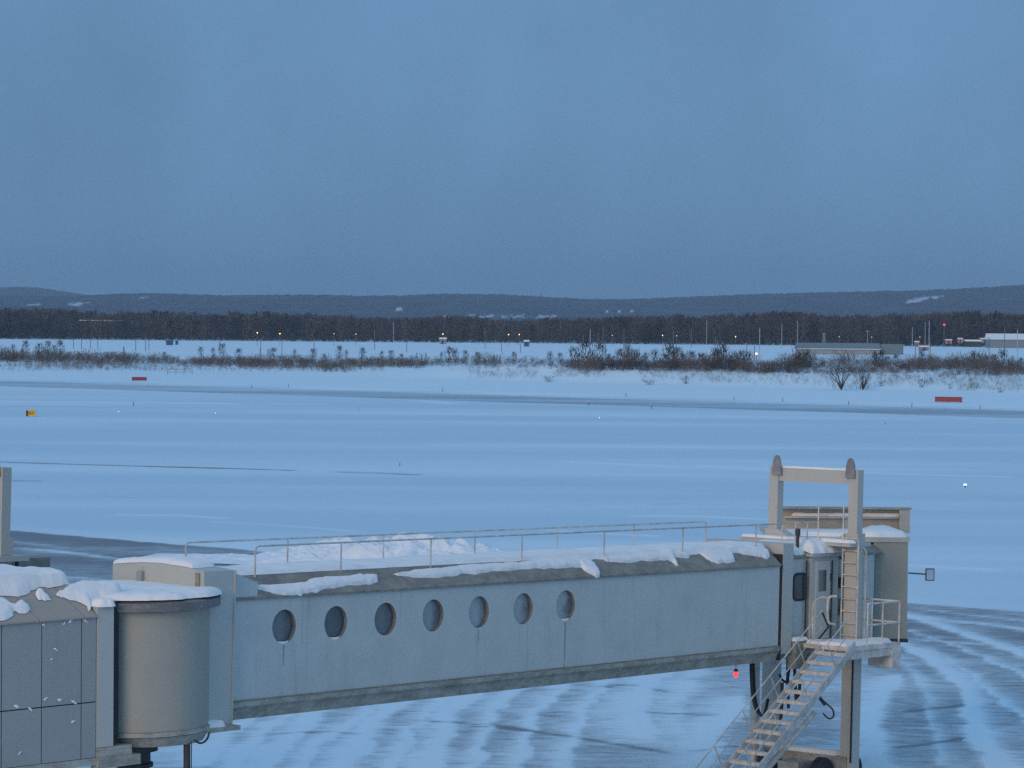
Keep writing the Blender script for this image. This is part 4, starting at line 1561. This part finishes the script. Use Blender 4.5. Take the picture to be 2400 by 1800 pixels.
snow_patch('deep snow slab lying over the walkway roof at the left edge', [walk_ab(*p) for p in ((-70, 1397), (30, 1399), (58, 1395), (76, 1384), (96, 1377), (126, 1376), (172, 1367), (168, 1356), (110, 1346), (0, 1337), (-70, 1334))],
           wroof, .16, .06, rough=.35, rw=.22)
snow_patch('broken snow patch lying low on the brown eave at the left edge', [eave_ab(*p) for p in ((-70, 1402), (0, 1404), (28, 1417), (50, 1412), (66, 1418), (70, 1432), (50, 1440), (36, 1434), (26, 1448), (4, 1455), (-70, 1460))], wroof, .08, .045)
snow_patch('small clod of snow alone on the brown eave', [eave_ab(*p) for p in ((88, 1384), (98, 1384), (108, 1396), (118, 1406), (104, 1408), (86, 1402))], wroof, .13, .03)
snow_patch('tapering snow ridge joining the walkway eave to the rotunda', [eave_ab(*p) for p in ((132, 1396), (160, 1380), (182, 1369), (230, 1368), (275, 1370), (285, 1398), (262, 1411), (240, 1404), (222, 1410), (214, 1420), (208, 1434), (203, 1420), (178, 1410), (150, 1403))],
           lambda a, b: W(a, b, topz + .06 + min(b + .05, .9) / .8 * .62), .13, .04, rough=.35, rw=.16)
snow_patch('little snow wedge on top of the walkway end collar', [(E_ + .01, -.10), (E_ + .42, -.10), (E_ + .45, .5), (E_ + .01, .5)], lambda a, b: W(a, b, topz + .222), .16, .04, rw=.22)
SC_LAB = ['snow clump highest in the open middle panel', 'leftmost snow clump just above the seam', 'second snow clump from the left by the seam', 'third snow clump from the left by the seam', 'fourth snow clump from the left by the seam',
          'fifth snow clump from the left by the seam', 'snow clump below the seam under the middle panel', 'lowest snow clump near the bottom', 'tiny snow clump under the highest one', 'leftmost snow clump along the eave edge',
          'third snow clump along the eave edge', 'rightmost snow clump along the eave edge', 'second snow clump along the eave edge']
for k, (px, py, r_) in enumerate(((130, 1522, .05), (38, 1655, .06), (70, 1662, .05), (105, 1638, .05), (140, 1640, .06), (172, 1645, .06), (170, 1692, .05), (45, 1765, .04), (120, 1545, .03), (102, 1464, .05), (165, 1456, .06), (200, 1455, .05), (150, 1461, .04))):
    a, c = wall_a(px, py)
    mb = MB()
    q = W(a, -.01, c)
    n = 15
    r_ = r_ * 1.0
    tl = rr_.uniform(-.7, .7)
    pts = [q + (WD + np.array([0, 0, tl])) * r_ * rr_.uniform(.35, 1.7) * math.cos(2 * math.pi * i / n) + np.array([0, 0, 1]) * r_ * rr_.uniform(.2, .9) * math.sin(2 * math.pi * i / n) for i in range(n)]
    mb.add(pts + [q - WN * .018], [(i, (i + 1) % n, n) for i in range(n)])
    tag(mb.build('snow_clump', M['snow'], None, True, 0, q), SC_LAB[k] + ' on the grey walkway cladding', 'snow', 'snow clumps stuck to the walkway wall')

# ------------------------------------------------------------------ second bridge, mostly out of the frame on the left
PL2 = None
q2 = at(4, 1262, 73.5)


def B2(u, v, w):
    """same axes as the first bridge, placed so that its near lift post stands at the left edge"""
    return q2 + BU * (u - 24.6) + BV * (v + .55) + BW * (w - 3.5)


BR2 = thing('jet_bridge', 'second boarding bridge cut off by the left edge, only its lift post showing', 'jet bridge', (B2(24.6, 0, 0)[0], B2(24.6, 0, 0)[1], 0), 'passenger boarding bridges')
put_lift(B2, BR2, -.55, 2.32, 24.6)
mb = MB()
mb.box(B2, 23.9, 25.2, -.95, 3.0, 2.93, 3.07)
mb.build('lift_base_plate', M['frame_paint'], BR2)
mb = MB()
mb.box(B2, 8, 26.9, .2, 2.4, .2, 2.6)
mb.build('tunnel_wall', M['paint_wall'], BR2)
mb = MB()
mb.box(B2, 8, 26.9, .15, 2.45, 2.605, 2.9)
mb.build('tunnel_roof', M['grime'], BR2)
mb = MB()
for k in range(5):
    mb.tube([B2(24.2 + .2 * k, -.7, 2.95), B2(24.2 + .2 * k, -.7, 2.2)], .05, 6)
mb.build('cable', M['rubber'], BR2, True)

# ------------------------------------------------------------------ ploughed snow heap on the apron edge
g0, g1 = on_ground(330, 1306), on_ground(1260, 1334)
ax = (g1 - g0)
LN = np.linalg.norm(ax)
ax /= LN
ay = np.array([-ax[1], ax[0], 0])
A_, B_ = np.meshgrid(np.linspace(0, 1, 300), np.linspace(-1, 1, 90))
hp = np.interp(A_, [0, .10, .22, .30, .38, .46, .54, .60, .66, .72, .78, .84, .90, .95, 1], [0, .22, .30, .30, .85, 1.2, 1.4, 1.55, 1.7, 1.75, 1.5, 1.25, 1.0, .5, 0])
wob = fbm(A_ * 9, B_ * 3, 4)
Hh = .88 * hp * np.clip(1 - np.abs(B_ + .5 * (wob - .5)) ** 1.5, 0, 1)
Hh = Hh * (.55 + .85 * fbm(A_ * 30 + 4, B_ * 6, 4)) + .45 * (hp > .1) * (fbm(A_ * 70, B_ * 22, 3) - .5) * np.clip(Hh, 0, .6)
wd = 2.6 + 1.2 * hp / 2
X = g0[0] + ax[0] * LN * A_ + ay[0] * B_ * wd
Y = g0[1] + ax[1] * LN * A_ + ay[1] * B_ * wd
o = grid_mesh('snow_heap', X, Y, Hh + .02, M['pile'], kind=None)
tag(o, 'long lumpy heap of ploughed snow beyond the tunnel handrails', 'snow heap')

# ------------------------------------------------------------------ airfield signs and lights
M['sign_red'] = paint('faded_red_board', (0.34, 0.035, 0.03), dirt=.3)
M['sign_red_dark'] = plain('dark_red_board', (0.13, 0.02, 0.025), .5)
M['sign_yellow'] = plain('yellow_sign_face', (0.85, 0.48, 0.04), .45, 0, .08)
M['sign_black'] = plain('black_marking', (0.02, 0.018, 0.015), .5)


def board(px0, px1, py, d_dir, h, depth, label, group=None):
    a, b = ground_at(px0, py), None
    d = np.linalg.norm(a[:2])
    L = (px1 - px0) / FPX * d
    ang = d_dir
    ux = np.array([math.cos(ang), math.sin(ang), 0])
    L = L / max(.3, math.cos(ang))
    uy = np.array([-ux[1], ux[0], 0])
    T = thing('taxiway_sign', label, 'sign', a, group)
    fr = lambda x, y, z: a + ux * x + uy * y + np.array([0, 0, z])
    mb = MB()
    mb.box(fr, 0, L, 0, depth, .12, h)
    mb.build('board', M['sign_red'], T, False, .02)
    mb = MB()
    mb.box(fr, 0, L, -.012, -.002, h - .10, h - .06)
    mb.box(fr, 0, L, -.012, -.002, .16, .20)
    mb.build('frame', M['sign_red_dark'], T)
    for x in (.2, L * .5, L - .2):
        mb = MB()
        mb.tube([fr(x, depth / 2, -.2), fr(x, depth / 2, .13)], .05, 6)
        mb.build('leg', M['dark'], T)
    return T


board(309, 343, 893, .15, .80, .35, 'shorter red board on the snowy shoulder at the left, beyond the runway', 'red boards beyond the runway')
board(2191, 2250, 943, -.35, .95, .45, 'longer red board on the snowy shoulder at the right, beyond the runway', 'red boards beyond the runway')
# yellow sign with a dark red end plate
a = ground_at(61, 977)
T = thing('taxiway_sign', 'small yellow taxiway sign with dark marks and a dark red end at the left', 'sign', a)
fr = lambda x, y, z: a + np.array([x, y + .12 * x, z])
MB().box(fr, .0, .28, 0, .25, .10, .84).build('end_plate', M['sign_red_dark'], T)
face = MB().box(fr, .285, 1.22, 0, .25, .10, .88).build('board', M['sign_yellow'], T)
mb = MB()
for x0, x1, z0, z1 in ((.40, .45, .32, .66), (.45, .58, .61, .66), (.45, .56, .46, .51), (.45, .58, .32, .37), (.57, .62, .36, .62), (.72, .92, .60, .65), (.88, .93, .48, .62), (.74, .92, .45, .50), (.72, .77, .33, .47), (.74, .95, .32, .37)):
    mb.box(fr, x0, x1, -.008, -.002, z0, z1)
mb.build('marking', M['sign_black'], face)
for x in (.35, 1.1):
    MB().tube([fr(x, .12, -.2), fr(x, .12, .1)], .04, 6).build('leg', M['dark'], T)

# runway edge lights on stalks
g = ground_at(1834, 942)
E1 = thing('edge_light', 'short dark stalk of a runway edge light in the snow', 'runway light', g, 'runway edge lights')
MB().tube([g - np.array([0, 0, .1]), g + np.array([0, 0, .55])], .05, 6).build('stalk', M['dark'], E1)
MB().tube([g + np.array([0, 0, .55]), g + np.array([0, 0, .68]), g + np.array([0, 0, .76])], [.12, .13, .05], 8).build('lens', M['galv'], E1)
for px, py in ((1989, 949), (2137, 955), (2297, 960), (1037, 918), (1467, 931), (1380, 951), (1527, 958), (590, 910), (676, 908), (313, 951), (1720, 938)):
    dup(E1, ground_at(px, py))
for px, py in ((840, 960), (2075, 995), (937, 1092)):
    dup(E1, ground_at(px, py), scale=(.6, .6, .5))
g = on_ground(2262, 1142, zg(38. * K, 226. * K))
E2 = thing('marker_light', 'brighter white marker light on the snow right of the lift frame', 'marker light', g, 'white marker lights')
MB().tube([g - np.array([0, 0, .1]), g + np.array([0, 0, .14])], .07, 8).build('stalk', M['dark'], E2)
mb = MB()
mb.lathe(g + np.array([0, 0, .14]), [(.13, 0), (.15, .06), (.11, .13), (.03, .16)], 12)
mb.build('lens', M['lamp_white'], E2, True)
for px, py, lab in ((278, 967, 'white marker light right of the yellow sign'), (1405, 981, 'white marker light in mid field below the runway'), (505, 970, 'faint white marker light between yellow sign and mid field')):
    dup(E2, ground_at(px, py), lab, scale=(.5, .5, .6))

# ------------------------------------------------------------------ far field: poles, lamps, huts, fences
M['pole'] = plain('weathered_pole', (0.16, 0.16, 0.165), .7)
M['palepole'] = plain('pale_pole', (0.42, 0.44, 0.46), .6)
PY0 = 12.75 - .9


def far_d(py, px, z=.95):
    hor = 750 + (px - 1200) * .0079
    return min(1425 * K, (CAMH - z) * FPX / max(py - hor, 40))


pole_me = {}


def pole(px, ytop, ybot, pale=False, arm=0, r=.16):
    d = far_d(ybot, px)
    b = at(px, ybot, d)
    b[2] = min(b[2], .95)
    h = (ybot - ytop) / FPX * d
    T = thing('utility_pole', ('pale' if pale else 'dark') + ' slim pole standing in the snow in front of the forest' + (', with crossarm' if arm else ''), 'pole', b,
              'poles before the forest')
    m = M['palepole'] if pale else M['pole']
    MB().tube([b - np.array([0, 0, .4]), b + np.array([0, 0, h])], [r, r * .7], 6).build('shaft', m, T)
    if arm:
        MB().tube([b + np.array([-arm, 0, h - .5]), b + np.array([arm, 0, h - .5])], .09, 5).build('crossarm', m, T)


for px, yt, yb in ((172, 794, 818), (191, 792, 820), (212, 790, 818), (229, 794, 816), (318, 793, 823), (341, 790, 824), (349, 794, 822), (611, 792, 824), (515, 795, 822), (736, 794, 826), (661, 796, 822), (878, 772, 821), (953, 793, 826),
                   (1137, 766, 818), (1175, 804, 826), (1220, 806, 828), (1367, 785, 830), (1402, 780, 822), (1413, 765, 830), (1419, 800, 832), (1462, 770, 822), (1578, 775, 838), (1750, 806, 838), (1768, 805, 842), (1620, 766, 816), (1676, 790, 842), (1681, 796, 840), (2145, 805, 846), (2180, 800, 842), (2318, 790, 836), (2354, 765, 835)):
    pole(px, yt, yb)
for px, yt, yb, arm in ((922, 752, 802, 0), (1656, 750, 809, 0), (1780, 768, 842, 0), (1832, 758, 816, 0), (1869, 750, 808, 0), (2033, 768, 806, 1.2), (2138, 766, 816, 0), (2168, 755, 818, 0), (2177, 752, 840, 0), (2384, 772, 840, 0), (1383, 772, 838, 0)):
    pole(px, yt, yb, True, arm)


def street_lamp(px, py, r, label, m, group, base=None):
    d = far_d(base or 812, px)
    h = at(px, py, d)
    b = np.array([h[0], h[1], .95])
    T = thing('street_lamp', label, 'lamp', b, group)
    MB().tube([b - np.array([0, 0, .3]), h - np.array([0, 0, .1])], .09, 5).build('pole', M['pole'], T)
    mb = MB()
    mb.lathe(h - np.array([0, 0, r]), [(r * .3, 0), (r * .85, r * .5), (r, r), (r * .8, r * 1.6), (r * .25, r * 2)], 10)
    mb.build('lamp_head', m, T, True)


M['lamp_dim'] = emit('dim_sodium_lamp', (1.0, 0.62, 0.3), 2.2)
for px, py in ((603, 780), (656, 782), (1038, 783), (1192, 784), (1217, 784), (1553, 786), (1724, 789)):
    street_lamp(px, py, .24, 'bright orange street lamp lit at the forest edge', M['lamp_orange'], 'lit street lamps along the forest edge')
for px, py in ((783, 782), (1435, 786), (1586, 787), (1967, 789), (2043, 790), (2156, 790), (834, 783)):
    street_lamp(px, py, .17, 'faint street lamp at the forest edge', M['lamp_dim'], 'faint street lamps along the forest edge')
street_lamp(1773, 829, .30, 'orange lamp glowing low in the thicket left of the long shed', M['lamp_orange'], None, 846)
# red obstruction lamp on a mast
d = 1400 * K
h = at(2213, 761, d)
b = np.array([h[0], h[1], .95])
T = thing('lamp_mast', 'mast with a glowing red obstruction lamp before the forest at right', 'mast', b)
MB().tube([b, h], [.2, .12], 6).build('shaft', M['pole'], T)
mb = MB()
mb.lathe(h - np.array([0, 0, .5]), [(.2, 0), (.5, .3), (.55, .55), (.2, 1.0)], 10)
mb.build('lamp_head', M['lamp_red'], T, True)
# lattice mast by the shed
b = at(1931, 806, 1420 * K)
b[2] = .95
T = thing('lattice_mast', 'pale lattice mast behind the long shed', 'mast', b)
mb = MB()
for sx in (-1, 1):
    for sy in (-1, 1):
        mb.tube([b + np.array([sx * .9, sy * .9, 0]), b + np.array([sx * .25, sy * .25, 6.6])], .08, 4)
for k in range(5):
    w0_, w1_ = .9 - .13 * k, .9 - .13 * (k + 1)
    mb.tube([b + np.array([-w0_, -w0_, 1.3 * k]), b + np.array([w1_, -w1_, 1.3 * k + 1.3])], .06, 4)
    mb.tube([b + np.array([w0_, -w0_, 1.3 * k]), b + np.array([-w1_, -w1_, 1.3 * k + 1.3])], .06, 4)
mb.build('lattice', M['palepole'], T)
MB().tube([b + np.array([-1.2, 0, 6.5]), b + np.array([1.2, 0, 6.5])], .1, 5).build('crossarm', M['palepole'], T)
# tall tower on the hill
g = hill_point(2219, 728)
T = thing('radio_tower', 'tall dark radio tower on the distant hill at right', 'tower', g)
hh = 38 * np.linalg.norm(g - CAM) / FPX
mb = MB()
for sx in (-1, 1):
    mb.tube([g + np.array([sx * 2.2, 0, -3]), g + np.array([sx * 1.4, 0, hh])], .9, 5)
for k in range(6):
    mb.tube([g + np.array([-2, 0, hh * k / 6]), g + np.array([2, 0, hh * (k + 1) / 6])], .6, 4)
mb.build('lattice', M['pole'], T)
for px, py0, py1 in ((1268, 683, 693), (1808, 684, 692)):
    g = hill_point(px, py1 + 3)
    hh = (py1 - py0) * 6000 / FPX
    mb = MB()
    mb.tube([g - np.array([0, 0, 3]), g + np.array([0, 0, hh])], [1.0, .5], 5)
    tag(mb.build('radio_mast', M['pole'], None, False, 0, g), ('left' if px < 1500 else 'right') + ' one of the two thin masts on the distant hill ridge', 'mast', 'masts on the hill ridge')

# domes on the far slope
M['dome'] = plain('white_dome_shell', (0.50, 0.52, 0.53), .5, 0, .04)  # dulled below white: distance haze painted into the colour
for px, py, wpx, hpx, lab, grp in ((936, 727, 19, 7, 'largest pale dome low on the distant hill, left of centre', None), (1423, 731, 8, 4, 'tiny pale dome on the distant hill right of centre', 'tiny domes on the hill'),
                              (1452, 731, 8, 4, 'tiny pale dome on the distant hill right of centre', 'tiny domes on the hill'), (1481, 730, 9, 4, 'tiny pale dome on the distant hill right of centre', 'tiny domes on the hill')):
    g = hill_point(px, py)
    g = CAM + (g - CAM) * .985
    s_ = np.linalg.norm(g - CAM) / FPX
    r_, h_ = wpx * s_ / 2, hpx * s_
    mb = MB()
    mb.lathe(g, [(r_, -1.5), (r_, 0), (r_ * .92, h_ * .4), (r_ * .7, h_ * .72), (r_ * .38, h_ * .93), (.1, h_)], 20)
    tag(mb.build('dome', M['dome'], None, True, 0, g), lab, 'dome', grp)

M['blue_box'] = plain('blue_cabinet', (0.03, 0.09, 0.20), .5)
M['grey_box'] = plain('grey_hut_wall', (0.24, 0.26, 0.28), .6)
M['shed_wall'] = plain('pale_shed_wall', (0.34, 0.35, 0.33), .7)
M['shed_roof'] = plain('green_grey_roof', (0.17, 0.22, 0.22), .6)
M['white_trim'] = plain('white_trim', (0.8, 0.8, 0.8), .5, 0, .05)
M['pink'] = plain('faded_red_panel', (0.42, 0.22, 0.20), .6)


def hut(px0, px1, yt, yb, wall, label, cat='hut', roof=None, name='equipment_hut', depth=3.0, stilts=False, group=None):
    d = far_d(max(yb, 806), px0)
    a, b = at(px0, yb, d), at(px1, yb, d)
    top = at(px0, yt, d)[2]
    z0 = a[2]
    T = thing(name, label, cat, (a[0], a[1], z0 if not stilts else .9), group)
    fr = lambda x, y, z: np.array([x, y, z])
    zr_ = top - max(.15, .22 * (top - z0))
    mb = MB()
    mb.box(fr, a[0], b[0], a[1], a[1] + depth, z0, zr_)
    mb.build('wall', wall, T)
    mb = MB()
    mb.box(fr, a[0] - .15, b[0] + .15, a[1] - .15, a[1] + depth + .15, zr_ + .003, top)
    mb.build('roof', roof or M['snow'], T)
    mb = MB()
    mb.box(fr, a[0] + .3 * (b[0] - a[0]), a[0] + .6 * (b[0] - a[0]), a[1] - .03, a[1] - .003, z0 + .05, z0 + .8 * (zr_ - z0))
    mb.build('door', M['dark'], T)
    if stilts or z0 > 1.1:
        mb = MB()
        for x in (a[0] + .1, b[0] - .1):
            mb.tube([(x, a[1] + .2, .6), (x, a[1] + .2, z0)], .1, 5)
        mb.build('leg', M['pole'], T)
    return T


hut(389, 404, 797, 810, M['blue_box'], 'square blue cabinet on the white field, left of centre', 'cabinet', M['blue_box'], 'cabinet')
hut(411, 416, 798, 809, M['blue_box'], 'narrow blue cabinet just right of the square blue one', 'cabinet', M['blue_box'], 'cabinet')
hut(1030, 1046, 791, 807, M['grey_box'], 'dark hut with a pale snowy roof under an orange lamp', stilts=True)
hut(1228, 1240, 797, 813, M['blue_box'], 'blue grey hut with snowy top standing on the white field', stilts=True)
hut(2156, 2178, 810, 823, M['grey_box'], 'grey blue hut right of the long shed', depth=4)
hut(2087, 2096, 808, 816, M['pink'], 'small reddish hut at the right end of the long shed')
hut(2145, 2154, 799, 812, M['pink'], 'small reddish hut above the grey blue one')
hut(2217, 2231, 795, 806, M['pink'], 'reddish box below the red lamp mast')
hut(2246, 2256, 792, 804, M['pink'], 'reddish box right of the red lamp mast')
hut(2262, 2300, 796, 814, M['dark'], 'dark shed with a snowy roof at the right', depth=8)
hut(2300, 2322, 792, 804, M['grey_box'], 'grey hut between the dark shed and the snowy warehouse', depth=5)
# long shed
d = far_d(832, 1990)
a, b = at(1872, 832, d), at(2062, 832, d)
T = thing('long_shed', 'long low shed with a grey green roof behind the thicket at right', 'shed', (a[0], a[1], .9))
fr = lambda x, y, z: np.array([x, y, z])
zt, ze = at(1960, 804, d)[2], at(1960, 817, d)[2]
MB().box(fr, a[0], b[0], a[1], a[1] + 12, .6, ze - .25).build('wall', M['shed_wall'], T)
mb = MB()
mb.prism([(a[0] - .6, a[1] - .5, ze - .24), (a[0] - .6, a[1] + 6, zt), (a[0] - .6, a[1] + 12.5, ze - .24)], (b[0] - a[0] + 1.2, 0, 0))
mb.build('roof', M['shed_roof'], T)
MB().box(fr, a[0] - .6, b[0] + .6, a[1] - .7, a[1] - .52, ze - .30, ze - .02).build('gutter', M['white_trim'], T)
b2 = at(2118, 832, d)
mb = MB()
mb.box(fr, b[0] + .7, b2[0], a[1] + 1, a[1] + 9, .6, at(2100, 807, d)[2])
mb.build('extension', M['shed_roof'], T)
# snowy roofed warehouse on the far right
d = 1380 * K
a, b = at(2322, 808, d), at(2470, 808, d)
T = thing('warehouse', 'warehouse with a broad snowy roof at the right edge', 'warehouse', (a[0], a[1], .9))
ze, zt = at(2360, 796, d)[2], at(2360, 782, d)[2]
MB().box(fr, a[0], b[0], a[1], a[1] + 16, .5, ze).build('wall', M['grey_box'], T)
mb = MB()
mb.prism([(a[0] - .5, a[1] - 1, ze + .003), (a[0] - .5, a[1] + 12, zt), (a[0] - .5, a[1] + 17, ze + .003)], (b[0] - a[0] + 1, 0, 0))
mb.build('roof', M['snow'], T)
# flat roof among the trees on the left
d = 1432 * K + 22
a, b = at(186, 800, d), at(284, 800, d)
zt = at(230, 750, d)[2]
T = thing('canopy_roof', 'thin snowy flat roof showing among the dark trees at left', 'roof', (a[0], a[1], .9))
MB().box(fr, a[0], b[0], a[1], a[1] + 5, zt - .45, zt).build('roof', M['clearing'], T)
for x in (a[0] + 3, .5 * (a[0] + b[0]), b[0] - 3):
    MB().tube([(x, a[1] + 1, .6), (x, a[1] + 1, zt - .75)], .2, 6).build('post', M['pole'], T)

# low broken rail fence in the snow on the left
g = ground_at(393, 877)
d = np.linalg.norm(g[:2])
L = 57 / FPX * d
T = thing('rail_fence', 'short low rail fence half buried in snow at left', 'fence', g)
for k in range(4):
    x = g[0] + L * k / 3
    MB().tube([(x, g[1], g[2] - .3), (x, g[1], g[2] + 1.25)], .06, 5).build('post', M['pole'], T)
for z in (.5, 1.15):
    MB().tube([(g[0], g[1], g[2] + z), (g[0] + L, g[1], g[2] + z + .08)], .045, 5).build('rail', M['pole'], T)

ORD = ['first', 'second', 'third', 'fourth', 'fifth', 'sixth', 'seventh', 'eighth', 'ninth', 'tenth', 'eleventh', 'twelfth']
MARKS = [(-999, 'the left edge of the picture'), (396, 'the square blue cabinet'), (1038, 'the dark pale-roofed hut'), (1234, 'the blue grey hut'), (1500, 'the middle thicket'), (1773, 'the low orange lamp'), (2104, 'the long shed'), (2213, 'the red mast lamp')]
FIELD = [(-999, 'the left edge of the picture'), (326, 'the short red board'), (1200, 'the middle of the runway'), (2216, 'the long red board')]


def name_by_place(key, what, marks):
    os_ = []
    for o in bpy.data.objects:
        if o.parent is None and o.get('label', '') == key:
            q = np.array(o.location) - CAM
            os_.append((CX + FPX * (q @ RGT) / (q @ FWD), o))
    os_.sort(key=lambda a: a[0])
    cnt = {}
    for x, o in os_:
        m = [n for p, n in marks if p <= x][-1]
        cnt[m] = cnt.get(m, 0) + 1
        k = cnt[m]
        o['label'] = what % (ORD[k - 1] if k <= 12 else str(k) + 'th') + ' right of ' + m


name_by_place('pale slim pole standing in the snow in front of the forest', '%s pale slim pole', MARKS)
name_by_place('dark slim pole standing in the snow in front of the forest', '%s dark slim pole', MARKS)
name_by_place('bare sapling rising from the brown thicket beyond the runway', '%s bare sapling', MARKS)
name_by_place('young dark fir standing in snow before the white field', '%s young dark fir', MARKS)
name_by_place('bright orange street lamp lit at the forest edge', '%s bright orange street lamp', MARKS)
name_by_place('faint street lamp at the forest edge', '%s faint street lamp', MARKS)
name_by_place('tiny pale dome on the distant hill right of centre', '%s tiny pale dome on the hill', MARKS)
name_by_place('short dark stalk of a runway edge light in the snow', '%s dark runway light stalk', FIELD)

# ------------------------------------------------------------------ air between here and the hills
mb = MB()
mb.box(lambda x, y, z: np.array([x, y, z]), -6950, 6950, -600, 10600, -1.6, 190)
hz = mb.build('haze', bpy.data.materials.new('air'), None)
hz['kind'] = 'stuff'
am = hz.data.materials[0]
am.use_nodes = True
am.node_tree.nodes.clear()
vo = am.node_tree.nodes.new('ShaderNodeVolumePrincipled')
vo.inputs['Color'].default_value = (0.56, 0.80, 1.0, 1)
vo.inputs['Density'].default_value = 0.000100
vo.inputs['Anisotropy'].default_value = 0.0
am.node_tree.links.new(vo.outputs[0], am.node_tree.nodes.new('ShaderNodeOutputMaterial').inputs['Volume'])

for o in bpy.data.objects:
    if '_org' in o:
        del o['_org']
